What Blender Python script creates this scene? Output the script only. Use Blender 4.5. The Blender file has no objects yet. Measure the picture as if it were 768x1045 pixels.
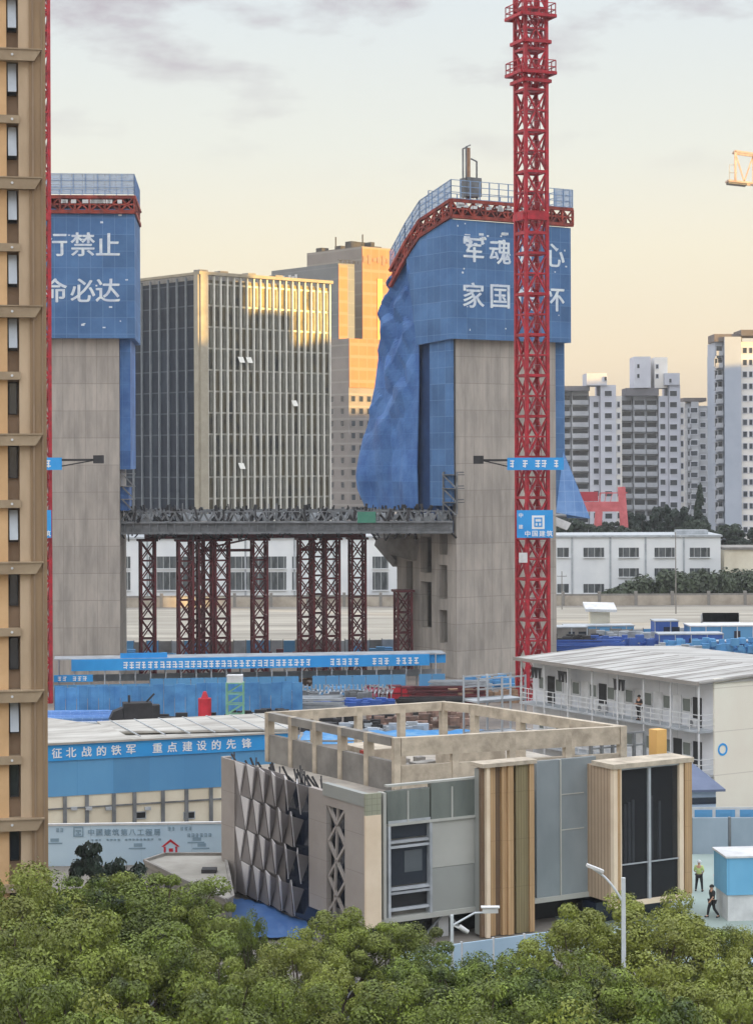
import bpy, math, random
from mathutils import Vector, Matrix
random.seed(7)
SC = bpy.context.scene
COL = SC.collection
PI = math.pi
# ---------------------------------------------------------------- camera
FPX, HX, HY, CZ = 2100.0, 384.0, 470.0, 24.0
ROLL = math.radians(0.22)
cr, sr = math.cos(ROLL), math.sin(ROLL)
cam_d = bpy.data.cameras.new('camera')
cam = bpy.data.objects.new('camera', cam_d)
COL.objects.link(cam)
SC.camera = cam
cam_d.sensor_fit = 'HORIZONTAL'
cam_d.sensor_width = 36.0
cam_d.lens = 36.0 * FPX / 768.0
cam_d.shift_y = -52.5 / 768.0
cam_d.clip_start = 0.5
cam_d.clip_end = 9000
cam.matrix_world = Matrix(((cr, sr, 0, 0), (0, 0, -1, 0), (-sr, cr, 0, CZ), (0, 0, 0, 1)))
# ---------------------------------------------------------------- sky, sun, exposure
SUN_EL = math.radians(5.0)
SUN_AZ = math.atan2(0.87, -0.48)
sd = Vector((math.sin(SUN_AZ) * math.cos(SUN_EL), math.cos(SUN_AZ) * math.cos(SUN_EL), math.sin(SUN_EL)))
W = bpy.data.worlds.new('World')
SC.world = W
W.use_nodes = True
nt = W.node_tree
for n in list(nt.nodes):
    nt.nodes.remove(n)
def N(t, typ, **kw):
    n = t.nodes.new(typ)
    for k, v in kw.items():
        setattr(n, k, v)
    return n
def lin(c):
    c = c / 255.0
    return c / 12.92 if c <= 0.04045 else ((c + 0.055) / 1.055) ** 2.4
def rgb(r, g, b, k=1.0):
    return (lin(r) * k, lin(g) * k, lin(b) * k, 1)
wo = N(nt, 'ShaderNodeOutputWorld')
bg = N(nt, 'ShaderNodeBackground')
bg.inputs['Strength'].default_value = 0.06
sky = N(nt, 'ShaderNodeTexSky', sky_type='NISHITA', sun_disc=False)
sky.sun_elevation = SUN_EL
sky.sun_rotation = SUN_AZ
sky.air_density = 1.0
sky.dust_density = 2.0
tc = N(nt, 'ShaderNodeTexCoord')
sep = N(nt, 'ShaderNodeSeparateXYZ')
nt.links.new(tc.outputs['Generated'], sep.inputs[0])
ramp = N(nt, 'ShaderNodeValToRGB')
els = [(0.0, (224, 202, 176)), (0.05, (243, 226, 198)), (0.10, (243, 235, 212)), (0.15, (234, 236, 227)),
       (0.215, (224, 232, 235)), (0.40, (214, 219, 224)), (1.0, (204, 210, 218))]
cr_ = ramp.color_ramp
cr_.elements[0].position, cr_.elements[0].color = els[0][0], rgb(*els[0][1])
cr_.elements[1].position, cr_.elements[1].color = els[-1][0], rgb(*els[-1][1])
for p, c in els[1:-1]:
    e = cr_.elements.new(p)
    e.color = rgb(*c)
nt.links.new(sep.outputs['Z'], ramp.inputs['Fac'])
# thin grey lilac clouds
mp = N(nt, 'ShaderNodeMapping')
mp.inputs['Scale'].default_value = (1.0, 1.0, 2.6)
mp.inputs['Location'].default_value = (0.32, 0.0, 0.10)
nt.links.new(tc.outputs['Generated'], mp.inputs[0])
cn = N(nt, 'ShaderNodeTexNoise')
cn.inputs['Scale'].default_value = 13.0
cn.inputs['Detail'].default_value = 7.0
cn.inputs['Roughness'].default_value = 0.55
nt.links.new(mp.outputs[0], cn.inputs['Vector'])
cm = N(nt, 'ShaderNodeMapRange')
cm.inputs['From Min'].default_value = 0.52
cm.inputs['From Max'].default_value = 0.70
nt.links.new(cn.outputs['Fac'], cm.inputs['Value'])
ch = N(nt, 'ShaderNodeMapRange')
ch.inputs['From Min'].default_value = 0.13
ch.inputs['From Max'].default_value = 0.21
nt.links.new(sep.outputs['Z'], ch.inputs['Value'])
cmul = N(nt, 'ShaderNodeMath', operation='MULTIPLY')
nt.links.new(cm.outputs[0], cmul.inputs[0])
nt.links.new(ch.outputs[0], cmul.inputs[1])
cmix = N(nt, 'ShaderNodeMixRGB')
cmix.inputs['Color2'].default_value = rgb(188, 181, 190)
nt.links.new(cmul.outputs[0], cmix.inputs['Fac'])
nt.links.new(ramp.outputs[0], cmix.inputs['Color1'])
SKYK = 8.9
sc_ = N(nt, 'ShaderNodeVectorMath', operation='SCALE')
sc_.inputs['Scale'].default_value = SKYK
nt.links.new(cmix.outputs[0], sc_.inputs[0])
# the upper sky (overhead) is brighter than the band by the horizon
ub = N(nt, 'ShaderNodeMapRange')
ub.inputs['From Min'].default_value = 0.24
ub.inputs['From Max'].default_value = 0.6
ub.inputs['To Min'].default_value = 1.0
ub.inputs['To Max'].default_value = 3.1
nt.links.new(sep.outputs['Z'], ub.inputs['Value'])
sc2 = N(nt, 'ShaderNodeVectorMath', operation='SCALE')
nt.links.new(sc_.outputs[0], sc2.inputs[0])
nt.links.new(ub.outputs[0], sc2.inputs['Scale'])
smix = N(nt, 'ShaderNodeMixRGB')
smix.inputs['Fac'].default_value = 0.93
nt.links.new(sky.outputs[0], smix.inputs['Color1'])
nt.links.new(sc2.outputs[0], smix.inputs['Color2'])
nt.links.new(smix.outputs[0], bg.inputs['Color'])
nt.links.new(bg.outputs[0], wo.inputs['Surface'])
sun_d = bpy.data.lights.new('sun', 'SUN')
sun_d.energy = 5.0
sun_d.angle = math.radians(0.5)
sun_d.color = (1.0, 0.62, 0.17)
sun = bpy.data.objects.new('sun', sun_d)
COL.objects.link(sun)
sun.rotation_euler = sd.to_track_quat('Z', 'Y').to_euler()
sun.location = (60, 0, 120)
SC.view_settings.view_transform = 'Standard'
SC.view_settings.look = 'None'
SC.view_settings.exposure = 1.04
SC.view_settings.gamma = 1.0
SC.view_settings.use_curve_mapping = False
SC.cycles.max_bounces = 6
SC.cycles.volume_bounces = 0
# ---------------------------------------------------------------- helpers
def ray(px, py):
    dx, dy = px - HX, py - HY
    return (dx * cr - dy * sr) / FPX, (dx * sr + dy * cr) / FPX
class F:
    """A local frame: s runs right along a front, t runs back."""
    def __init__(s, o, ang):
        s.o = o; s.a = math.radians(ang)
        s.r = (math.cos(s.a), math.sin(s.a)); s.l = (-s.r[1], s.r[0])
    def front(s, px, py=470, t=0.0):
        u, v = ray(px, py)
        Y = (t + s.o[0] * s.l[0] + s.o[1] * s.l[1]) / (u * s.l[0] + s.l[1])
        return (Y * u - s.o[0]) * s.r[0] + (Y - s.o[1]) * s.r[1], CZ - Y * v
    def side(s, px, py=470, ss=0.0):
        u, v = ray(px, py)
        Y = (ss + s.o[0] * s.r[0] + s.o[1] * s.r[1]) / (u * s.r[0] + s.r[1])
        return (Y * u - s.o[0]) * s.l[0] + (Y - s.o[1]) * s.l[1], CZ - Y * v
    def w(s, a, b, z=0.0):
        return Vector((s.o[0] + a * s.r[0] + b * s.l[0], s.o[1] + a * s.r[1] + b * s.l[1], z))
def at(px, py, Y):
    u, v = ray(px, py)
    return Vector((u * Y, Y, CZ - v * Y))
def ground(px, py, z=0.0):
    u, v = ray(px, py)
    Y = (CZ - z) / v
    return Vector((u * Y, Y, z))
def onpx(px, py, z):
    u, v = ray(px, py); Y = (CZ - z) / v
    return (u * Y, Y)
class MB:
    def __init__(s):
        s.v = []; s.f = []; s.mi = []; s.m = 0
    def face(s, pts):
        n = len(s.v)
        s.v += [tuple(p) for p in pts]
        s.f.append(tuple(range(n, n + len(pts)))); s.mi.append(s.m)
    def hexa(s, p):  # 4 bottom ccw, 4 top
        n = len(s.v)
        s.v += [tuple(q) for q in p]
        for q in ((3, 2, 1, 0), (4, 5, 6, 7), (0, 1, 5, 4), (1, 2, 6, 5), (2, 3, 7, 6), (3, 0, 4, 7)):
            s.f.append(tuple(n + i for i in q)); s.mi.append(s.m)
        return s
    def box(s, x0, x1, y0, y1, z0, z1):
        if x0 > x1: x0, x1 = x1, x0
        if y0 > y1: y0, y1 = y1, y0
        if z0 > z1: z0, z1 = z1, z0
        return s.hexa([(x0, y0, z0), (x1, y0, z0), (x1, y1, z0), (x0, y1, z0), (x0, y0, z1), (x1, y0, z1), (x1, y1, z1), (x0, y1, z1)])
    def prism(s, poly, z0, z1):
        n = len(s.v); k = len(poly)
        if sum(poly[i][0] * poly[(i + 1) % k][1] - poly[(i + 1) % k][0] * poly[i][1] for i in range(k)) < 0:
            poly = poly[::-1]
        s.v += [(p[0], p[1], z0) for p in poly] + [(p[0], p[1], z1) for p in poly]
        s.f.append(tuple(range(n + k - 1, n - 1, -1))); s.mi.append(s.m)
        s.f.append(tuple(range(n + k, n + 2 * k))); s.mi.append(s.m)
        for i in range(k):
            j = (i + 1) % k
            s.f.append((n + i, n + j, n + k + j, n + k + i)); s.mi.append(s.m)
        return s
    def slab(s, pts, d):   # polygon of 3D points thickened by vector d
        n = len(s.v); k = len(pts); d = Vector(d)
        s.v += [tuple(p) for p in pts] + [tuple(Vector(p) + d) for p in pts]
        s.f.append(tuple(range(n, n + k))); s.mi.append(s.m)
        s.f.append(tuple(range(n + 2 * k - 1, n + k - 1, -1))); s.mi.append(s.m)
        for i in range(k):
            j = (i + 1) % k
            s.f.append((n + j, n + i, n + k + i, n + k + j)); s.mi.append(s.m)
        return s
    def bar(s, p, q, w, n=4, w2=None):
        p = Vector(p); q = Vector(q); d = q - p
        if d.length < 1e-5: return s
        d.normalize()
        up = Vector((0, 0, 1)) if abs(d.z) < 0.9 else Vector((0, 1, 0))
        a = d.cross(up).normalized(); b = a.cross(d)
        w2 = w if w2 is None else w2
        k = len(s.v)
        for c, ww in ((p, w), (q, w2)):
            for i in range(n):
                th = 2 * PI * (i + 0.5) / n
                rr = ww / 2 / math.cos(PI / n) if n == 4 else ww / 2
                s.v.append(tuple(c + a * math.cos(th) * rr + b * math.sin(th) * rr))
        for i in range(n):
            j = (i + 1) % n
            s.f.append((k + i, k + j, k + n + j, k + n + i)); s.mi.append(s.m)
        s.f.append(tuple(k + n - 1 - i for i in range(n))); s.mi.append(s.m)
        s.f.append(tuple(k + n + i for i in range(n))); s.mi.append(s.m)
        return s
    def build(s, name, mats, parent=None, label=None, smooth=False):
        me = bpy.data.meshes.new(name)
        me.from_pydata(s.v, [], s.f)
        if not isinstance(mats, (list, tuple)): mats = [mats]
        for m in mats: me.materials.append(m)
        if len(mats) > 1: me.polygons.foreach_set('material_index', s.mi)
        if smooth: me.polygons.foreach_set('use_smooth', [True] * len(me.polygons))
        me.update()
        o = bpy.data.objects.new(name, me)
        COL.objects.link(o)
        if parent: o.parent = parent
        if label: o['label'] = label
        return o
def tag(o, label, cat, group=None, kind=None):
    o['label'] = label; o['category'] = cat
    if group: o['group'] = group
    if kind: o['kind'] = kind
    return o
def struct(o):
    o['kind'] = 'structure'
    return o
def T(name, label, cat, loc=(0, 0, 0), rz=0.0, group=None):
    o = bpy.data.objects.new(name, None)
    o.empty_display_size = 0.5
    COL.objects.link(o)
    o.location = loc; o.rotation_euler = (0, 0, rz)
    return tag(o, label, cat, group)
def TF(name, label, cat, fr, group=None):
    return T(name, label, cat, (fr.o[0], fr.o[1], 0), fr.a, group)
def kids(o):
    return [c for c in COL.objects if c.parent == o]
def copy_tree(o, label=None, parent=None):
    c = o.copy(); COL.objects.link(c)
    c.parent = parent
    if label: c['label'] = label
    for k in list(o.children): copy_tree(k, None, c)
    return c
def dup(o, parent, loc, name=None):
    c = o.copy(); COL.objects.link(c); c.parent = parent; c.location = loc
    for k in list(o.children):
        d = k.copy(); COL.objects.link(d); d.parent = c
    return c
# ---------------------------------------------------------------- materials
def mat(name, c1, c2=None, scale=0.5, rough=0.8, metal=0.0, bump=0.0, stretch=(1, 1, 1), grid=None, island=0.0, lo=0.35, hi=0.65, spec=0.4, panel=None):
    m = bpy.data.materials.new(name)
    m.use_nodes = True
    t = m.node_tree
    b = t.nodes['Principled BSDF']
    b.inputs['Roughness'].default_value = rough
    b.inputs['Metallic'].default_value = metal
    b.inputs['Specular IOR Level'].default_value = spec
    co = N(t, 'ShaderNodeTexCoord')
    mpp = N(t, 'ShaderNodeMapping')
    mpp.inputs['Scale'].default_value = stretch
    t.links.new(co.outputs['Object'], mpp.inputs[0])
    nz = N(t, 'ShaderNodeTexNoise')
    nz.inputs['Scale'].default_value = scale
    nz.inputs['Detail'].default_value = 6
    nz.inputs['Roughness'].default_value = 0.6
    t.links.new(mpp.outputs[0], nz.inputs['Vector'])
    mr = N(t, 'ShaderNodeMapRange')
    mr.inputs['From Min'].default_value = lo
    mr.inputs['From Max'].default_value = hi
    t.links.new(nz.outputs['Fac'], mr.inputs['Value'])
    mx = N(t, 'ShaderNodeMixRGB')
    mx.inputs['Color1'].default_value = c1
    mx.inputs['Color2'].default_value = c2 or tuple([x * 0.82 for x in c1[:3]] + [1])
    t.links.new(mr.outputs[0], mx.inputs['Fac'])
    out = mx.outputs[0]
    if island:
        g = N(t, 'ShaderNodeNewGeometry')
        m2 = N(t, 'ShaderNodeMapRange')
        m2.inputs['To Min'].default_value = 1 - island
        m2.inputs['To Max'].default_value = 1 + island
        t.links.new(g.outputs['Random Per Island'], m2.inputs['Value'])
        vs = N(t, 'ShaderNodeVectorMath', operation='SCALE')
        t.links.new(out, vs.inputs[0]); t.links.new(m2.outputs[0], vs.inputs['Scale'])
        out = vs.outputs[0]
    if panel:
        px_, pz_, am = panel
        s_ = N(t, 'ShaderNodeSeparateXYZ'); t.links.new(co.outputs['Object'], s_.inputs[0])
        ad = N(t, 'ShaderNodeMath', operation='ADD'); t.links.new(s_.outputs['X'], ad.inputs[0]); t.links.new(s_.outputs['Y'], ad.inputs[1])
        cv = N(t, 'ShaderNodeCombineXYZ')
        for src, per, tgt in ((ad.outputs[0], px_, 'X'), (s_.outputs['Z'], pz_, 'Y')):
            a = N(t, 'ShaderNodeMath', operation='DIVIDE'); a.inputs[1].default_value = per; t.links.new(src, a.inputs[0])
            f = N(t, 'ShaderNodeMath', operation='FLOOR'); t.links.new(a.outputs[0], f.inputs[0]); t.links.new(f.outputs[0], cv.inputs[tgt])
        wn = N(t, 'ShaderNodeTexWhiteNoise', noise_dimensions='2D'); t.links.new(cv.outputs[0], wn.inputs['Vector'])
        m3 = N(t, 'ShaderNodeMapRange'); m3.inputs['To Min'].default_value = 1 - am; m3.inputs['To Max'].default_value = 1 + am
        t.links.new(wn.outputs['Value'], m3.inputs['Value'])
        v3 = N(t, 'ShaderNodeVectorMath', operation='SCALE'); t.links.new(out, v3.inputs[0]); t.links.new(m3.outputs[0], v3.inputs['Scale']); out = v3.outputs[0]
    if grid:
        gx, gz, wx, wz, gc, gf = grid
        sp = N(t, 'ShaderNodeSeparateXYZ')
        t.links.new(co.outputs['Object'], sp.inputs[0])
        fac = None
        def line(src, per, wd):
            a = N(t, 'ShaderNodeMath', operation='DIVIDE'); a.inputs[1].default_value = per
            t.links.new(src, a.inputs[0])
            f = N(t, 'ShaderNodeMath', operation='FRACT'); t.links.new(a.outputs[0], f.inputs[0])
            l = N(t, 'ShaderNodeMath', operation='LESS_THAN'); l.inputs[1].default_value = wd / per
            t.links.new(f.outputs[0], l.inputs[0])
            return l.outputs[0]
        outs = []
        if gx:
            ad = N(t, 'ShaderNodeMath', operation='ADD')
            t.links.new(sp.outputs['X'], ad.inputs[0]); t.links.new(sp.outputs['Y'], ad.inputs[1])
            outs.append(line(ad.outputs[0], gx, wx))
        if gz:
            outs.append(line(sp.outputs['Z'], gz, wz))
        fac = outs[0]
        if len(outs) > 1:
            mxx = N(t, 'ShaderNodeMath', operation='MAXIMUM')
            t.links.new(outs[0], mxx.inputs[0]); t.links.new(outs[1], mxx.inputs[1]); fac = mxx.outputs[0]
        ml = N(t, 'ShaderNodeMath', operation='MULTIPLY'); ml.inputs[1].default_value = gf
        t.links.new(fac, ml.inputs[0])
        gm = N(t, 'ShaderNodeMixRGB'); gm.inputs['Color2'].default_value = gc
        t.links.new(ml.outputs[0], gm.inputs['Fac']); t.links.new(out, gm.inputs['Color1'])
        out = gm.outputs[0]
    t.links.new(out, b.inputs['Base Color'])
    if bump:
        bn = N(t, 'ShaderNodeBump'); bn.inputs['Strength'].default_value = bump
        bn.inputs['Distance'].default_value = 0.05
        n2 = N(t, 'ShaderNodeTexNoise'); n2.inputs['Scale'].default_value = scale * 8
        n2.inputs['Detail'].default_value = 4
        t.links.new(mpp.outputs[0], n2.inputs['Vector'])
        t.links.new(n2.outputs['Fac'], bn.inputs['Height']); t.links.new(bn.outputs[0], b.inputs['Normal'])
    return m
def leafmat(name, c1, c2, c3):
    m = mat(name, c1, c2, scale=0.55, rough=0.5, island=0.42, lo=0.38, hi=0.62, spec=0.35)
    t = m.node_tree
    b = t.nodes['Principled BSDF']
    g = N(t, 'ShaderNodeObjectInfo')
    src = b.inputs['Base Color'].links[0].from_socket
    mx = N(t, 'ShaderNodeMixRGB'); mx.inputs['Color2'].default_value = c3
    mr = N(t, 'ShaderNodeMath', operation='MULTIPLY'); mr.inputs[1].default_value = 0.6
    t.links.new(g.outputs['Random'], mr.inputs[0]); t.links.new(mr.outputs[0], mx.inputs['Fac'])
    t.links.new(src, mx.inputs['Color1']); t.links.new(mx.outputs[0], b.inputs['Base Color'])
    tr = N(t, 'ShaderNodeBsdfTranslucent'); t.links.new(mx.outputs[0], tr.inputs['Color'])
    ms = N(t, 'ShaderNodeMixShader'); ms.inputs[0].default_value = 0.15
    o = t.nodes['Material Output']
    t.links.new(b.outputs[0], ms.inputs[1]); t.links.new(tr.outputs[0], ms.inputs[2]); t.links.new(ms.outputs[0], o.inputs['Surface'])
    return m
M = {}
K = 1.0
def c(r, g, b, k=1.15):
    return tuple([min(0.85, lin(x) * k) for x in (r, g, b)] + [1])
dk = c(60, 58, 56)
M['conc'] = mat('concrete formwork', c(172, 164, 155), c(144, 138, 131), 0.6, 0.9, bump=0.3, stretch=(1.6, 1.6, .3), grid=(1.22, 2.95, .05, .07, c(120, 114, 108), .55), panel=(6.1, 2.95, .07))
M['concp'] = mat('pale concrete', c(190, 178, 160), c(150, 139, 124), 1.1, 0.9, bump=0.3)
M['concg'] = mat('grey concrete', c(140, 136, 130), c(112, 108, 104), 0.6, 0.9, bump=0.3)
M['net'] = mat('blue safety mesh', c(80, 116, 158), c(60, 94, 136), 0.3, 0.75, grid=(1.3, 1.8, .07, .07, c(120, 150, 188), .35), bump=0.5, lo=.3, hi=.7, panel=(2.6, 1.8, .13))
M['netd'] = mat('deep blue net', c(76, 116, 168), c(56, 94, 150), 0.45, 0.6, grid=(1.3, 1.8, .05, .05, c(95, 135, 185), .35), bump=0.8, lo=.38, hi=.62, panel=(2.6, 3.6, .16))
M['netl'] = mat('pale blue net', c(120, 158, 208), c(95, 135, 190), 0.4, 0.7, grid=(.9, 1.2, .05, .05, c(165, 190, 220), .5))
M['white'] = mat('white paint', c(205, 205, 205), c(180, 180, 180), 1.0, 0.6)
M['lett'] = mat('white lettering', c(215, 222, 232), c(185, 195, 210), 1.5, 0.7)
M['lettw'] = mat('bright lettering', c(235, 240, 245), c(225, 230, 238), 1.5, 0.6)
M['red'] = mat('crane red paint', c(172, 34, 48), c(130, 34, 42), 1.8, 0.5, island=0.25)
M['redd'] = mat('dark red steel', c(98, 38, 42), c(62, 28, 32), 0.9, 0.6, island=0.25)
M['redo'] = mat('rusty platform steel', c(150, 62, 48), c(95, 40, 36), 0.9, 0.7, island=0.3)
M['pink'] = mat('faded gantry red', c(204, 108, 112), c(180, 84, 88), 0.5, 0.6)
M['steel'] = mat('grey steel', c(118, 120, 122), c(88, 90, 92), 0.8, 0.55, island=0.2)
M['steelp'] = mat('pale galvanised steel', c(168, 172, 176), c(140, 144, 148), 0.8, 0.5, island=0.2)
M['rail'] = mat('blue grey railing', c(130, 155, 185), c(105, 128, 160), 0.8, 0.6)
M['dark'] = mat('dark machine', c(52, 50, 52), c(30, 29, 30), 0.8, 0.7, island=0.3)
M['black'] = mat('black opening', c(34, 34, 36), c(24, 24, 26), 0.5, 0.5)
M['blue'] = mat('blue hoarding', c(84, 142, 190), c(58, 112, 165), 0.6, 0.7, grid=(1.1, 0, .05, 0, c(45, 105, 165), .5), panel=(1.1, 9, .14))
M['bluep'] = mat('blue sheet cladding', c(92, 148, 188), c(78, 134, 178), 0.15, 0.6, grid=(2.4, 0, .04, 0, c(70, 128, 175), .5), stretch=(1, 1, .4), panel=(2.4, 9, .08))
M['blueb'] = mat('blue banner cloth', c(48, 150, 215), c(42, 138, 205), 0.4, 0.6)
M['cream'] = mat('cream cladding', c(226, 216, 196), c(205, 194, 172), 0.3, 0.8)
M['glassd'] = mat('dark glass', c(46, 52, 60), c(32, 38, 46), 0.3, 0.12, spec=0.8)
M['glassg'] = mat('green grey glass', c(112, 118, 112), c(92, 98, 94), 0.4, 0.25, spec=0.6, stretch=(1.5, 1.5, .5))
M['navyg'] = mat('navy glass', c(32, 42, 60), c(22, 30, 46), 0.3, 0.15, spec=0.7)
M['stone'] = mat('tan stone cladding', c(150, 128, 108), c(138, 116, 96), 0.6, 0.8, grid=(0, 1.5, 0, .03, c(110, 92, 76), .6))
# ================================================================ THE SETTING
m = MB(); m.face([(-4000, -600, 0), (4000, -600, 0), (4000, 6000, 0), (-4000, 6000, 0)])
g = struct(m.build('ground', mat('dusty ground', c(128, 122, 114), c(98, 93, 88), 0.05, 0.95, bump=0.2)))
def sheet(name, pts, z, m_):
    b = MB(); b.face([(p[0], p[1], z) for p in pts]); return struct(b.build(name, m_))
sheet('road', [(-200, 262), (260, 275), (260, 338), (-200, 330)], 0.004, mat('pale sandy road', c(164, 157, 144), c(124, 118, 108), 0.12, 0.95, stretch=(.3, 2.2, 1)))
sheet('site_ground', [(-70, 168), (90, 168), (110, 261), (-80, 261)], 0.004, mat('site earth', c(128, 118, 108), c(92, 86, 82), 0.15, 0.95, bump=0.4))
sheet('pavement', [(10, 97), (60, 97), (60, 126.5), (8, 126.5)], 0.008, mat('pale green court paving', c(150, 164, 158), c(134, 146, 140), 0.15, 0.9, grid=(2.5, 0, .06, 0, c(140, 150, 146), .5)))
sheet('path', [ground(727, 893)[:2], ground(760, 893)[:2], ground(760, 903)[:2], ground(735, 903)[:2]], 0.012, mat('dull red paving', c(170, 140, 138), c(158, 128, 126), 0.5, 0.9))
sheet('street', [(-60, 78), (60, 78), (60, 95), (-60, 95)], 0.004, mat('asphalt', c(78, 78, 80), c(66, 66, 68), 0.4, 0.9))
# ================================================================ FAR TOWERS
def win_proto(w, h, d, glass, frame, fw=0.15):
    b = MB()
    b.m = 0; b.box(-w / 2 + fw, w / 2 - fw, -d * .4, 0, fw, h - fw)
    b.m = 1
    b.box(-w / 2, -w / 2 + fw, -d, 0, 0, h); b.box(w / 2 - fw, w / 2, -d, 0, 0, h)
    b.box(-w / 2 + fw, w / 2 - fw, -d, 0, 0, fw); b.box(-w / 2 + fw, w / 2 - fw, -d, 0, h - fw, h)
    return b, [glass, frame]
class WinSet:
    cache = {}
    @staticmethod
    def put(parent, w, h, x, y, z, glass, frame, rz=0.0, d=0.12, name='window', fw=0.15):
        k = (round(w, 2), round(h, 2), glass.name, frame.name, name, d, fw)
        if k not in WinSet.cache:
            b, ms = win_proto(w, h, d, glass, frame, fw)
            o = b.build(name, ms, parent)
            WinSet.cache[k] = o
        else:
            o = WinSet.cache[k].copy(); COL.objects.link(o); o.parent = parent
        o.location = (x, y, z); o.rotation_euler = (0, 0, rz)
        return o
P = WinSet.put
# ---- office with white fins
FO = F((ray(204, 290)[0] * 396, 396), 42)
office = TF('office_building', 'mid-rise glass office block with close-set white vertical fins and gold evening glow on its top', 'office building', FO)
sR, zR = FO.front(336, 291)
tL, zL = FO.side(110, 288)
zt = CZ + 190 / 2100 * 396
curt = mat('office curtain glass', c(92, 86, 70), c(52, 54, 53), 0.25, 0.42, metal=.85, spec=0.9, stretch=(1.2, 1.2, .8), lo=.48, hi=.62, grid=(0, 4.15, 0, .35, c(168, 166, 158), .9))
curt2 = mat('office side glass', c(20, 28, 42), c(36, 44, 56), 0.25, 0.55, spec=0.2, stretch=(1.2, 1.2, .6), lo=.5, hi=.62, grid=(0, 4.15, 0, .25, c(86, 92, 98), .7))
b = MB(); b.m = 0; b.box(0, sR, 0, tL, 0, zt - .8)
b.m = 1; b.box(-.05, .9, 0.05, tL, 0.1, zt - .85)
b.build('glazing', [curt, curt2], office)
finm = mat('white fin', c(208, 206, 198), c(194, 192, 184), 0.6, 0.45, metal=0.1)
fing = mat('grey fin', c(120, 126, 130), c(105, 110, 116), 0.6, 0.5)
nf = 20; f0 = None
for i in range(nf):
    x = 1.5 + (sR - 1.7) * i / (nf - 1)
    if f0 is None:
        f0 = MB().box(-.15, .15, -.5, -.01, 6, zt).build('fin', finm, office); o = f0
    else:
        o = f0.copy(); COL.objects.link(o)
    o.parent = office; o.location = (x, 0, 0)
f1 = None
for i in range(11):
    y = 1.2 + (tL - 1.6) * i / 10
    if f1 is None:
        f1 = MB().box(-.45, -.06, -.14, .14, 6, zt - .2).build('fin', fing, office); o = f1
    else:
        o = f1.copy(); COL.objects.link(o)
    o.parent = office; o.location = (0, y, 0)
b = MB(); random.seed(3)
for i in range(nf - 1):
    x0 = 1.5 + (sR - 1.7) * i / (nf - 1)
    for k in range(14):
        if random.random() < .55:
            x1 = x0 + (sR - 1.7) / (nf - 1) * .5
            b.box(x1, x0 + (sR - 1.7) / (nf - 1), -.12, -.01, k * 4.15 + .4, k * 4.15 + 4.1)
b.build('blind_panel', mat('grey spandrel', c(118, 117, 108), c(100, 99, 92), .6, .45, metal=.6, spec=.6), office)
MB().box(-.5, 1.25, -.9, -.02, 0, zt + .1).box(-.9, -.08, -.5, 0.8, 0, zt + .1).build('corner_pier', mat('corner pier stone', c(158, 150, 134), c(144, 136, 120), .6, .7), office)
b = MB(); b.box(-.8, sR + .3, -.9, .6, zt + .102, zt + .7); b.box(-.8, 0.2, .62, tL, zt + .102, zt + .6)
b.build('roof_edge', mat('roof edge metal', c(150, 140, 122), None, .6, .6), office)
b = MB(); b.box(2, sR - 1, 3, tL - 2, zt - .7, zt + .4)
for x in (3, 8, 15, 22): b.box(x, x + 2, 4, 6, zt + .402, zt + 1.6)
b.build('roof', M['concg'], office)
for (x, k) in ((9.5, 4), (11.5, 4), (23, 6), (9.5, 9), (14, 14)):
    b = MB(); b.slab([(x - .7, -1.15, zt - k * 4.15), (x + .6, -1.15, zt - k * 4.15), (x + .6, -.5, zt - k * 4.15 + 1.1), (x - .7, -.5, zt - k * 4.15 + 1.1)], (0, .06, .06))
    b.build('open_window', finm, office)
# ---- tall tower behind it
FT2 = F((ray(369, 250)[0] * 640, 640), 40)
tall = TF('tower_block', 'tallest stepped grey tower behind the finned office, its right face glowing orange', 'tower block', FT2)
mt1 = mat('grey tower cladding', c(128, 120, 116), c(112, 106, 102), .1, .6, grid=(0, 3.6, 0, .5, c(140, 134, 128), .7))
mt2 = mat('sun glow tower face', c(172, 98, 54), c(152, 86, 46), .1, .45, grid=(3.2, 3.6, .3, .9, c(140, 116, 96), .6))  # orange tone paints the evening sun glow onto the sun-facing walls
mt3 = mat('dark tower glass', c(70, 76, 82), c(58, 64, 70), .1, .35, spec=.6)
def tb(px0, px1, pxc, ytop, ytop_z0=None, Y=640, t0=0, deep=30):
    pass
ztall = CZ + (470 - 251) / 2100 * 640
s1, _ = FT2.front(402, 250)
t1, _ = FT2.side(313, 255)
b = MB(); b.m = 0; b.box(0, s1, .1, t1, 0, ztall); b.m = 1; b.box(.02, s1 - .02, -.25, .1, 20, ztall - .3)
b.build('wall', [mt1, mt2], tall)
b = MB(); z2 = CZ + (470 - 257) / 2100 * 640
for q in range(6):
    b.box(.8 + q * 1.9 - .6, .8 + q * 1.9 + .6, -.45, -.26, z2 - 3.2 - .5 * math.sin(q * 2.), z2 - 1.2 + .5 * math.sin(q * 2.))
b.build('lettering', mat('dull bronze sign', c(130, 96, 74), None, .6, .5), tall)
s2, _ = FT2.front(398, 250)
b = MB(); b.box(s1 * .45, s1 * .6, -.5, -.27, z2 - 40, z2 - 8); b.build('stair_window', mat('sun glow glass strip', c(210, 165, 90), None, .5, .3), tall)  # gold colour stands for the evening sun on this strip
b = MB(); rr = random.Random(5)
for q in range(9):
    x = rr.uniform(0, s1 - 3); y = rr.uniform(0, t1 - 3)
    MB().box(x, x + rr.uniform(1.5, 4), y, y + 3, ztall + .002, ztall + rr.uniform(.6, 2.2)).build('roof_plant', M['dark'], tall)
b.bar((3, t1 * .6, ztall), (3, t1 * .6, ztall + 4.5), .3).bar((2, 2, ztall), (2, 2, ztall + 4), .3)
b.build('roof_mast', M['dark'], tall)
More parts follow.
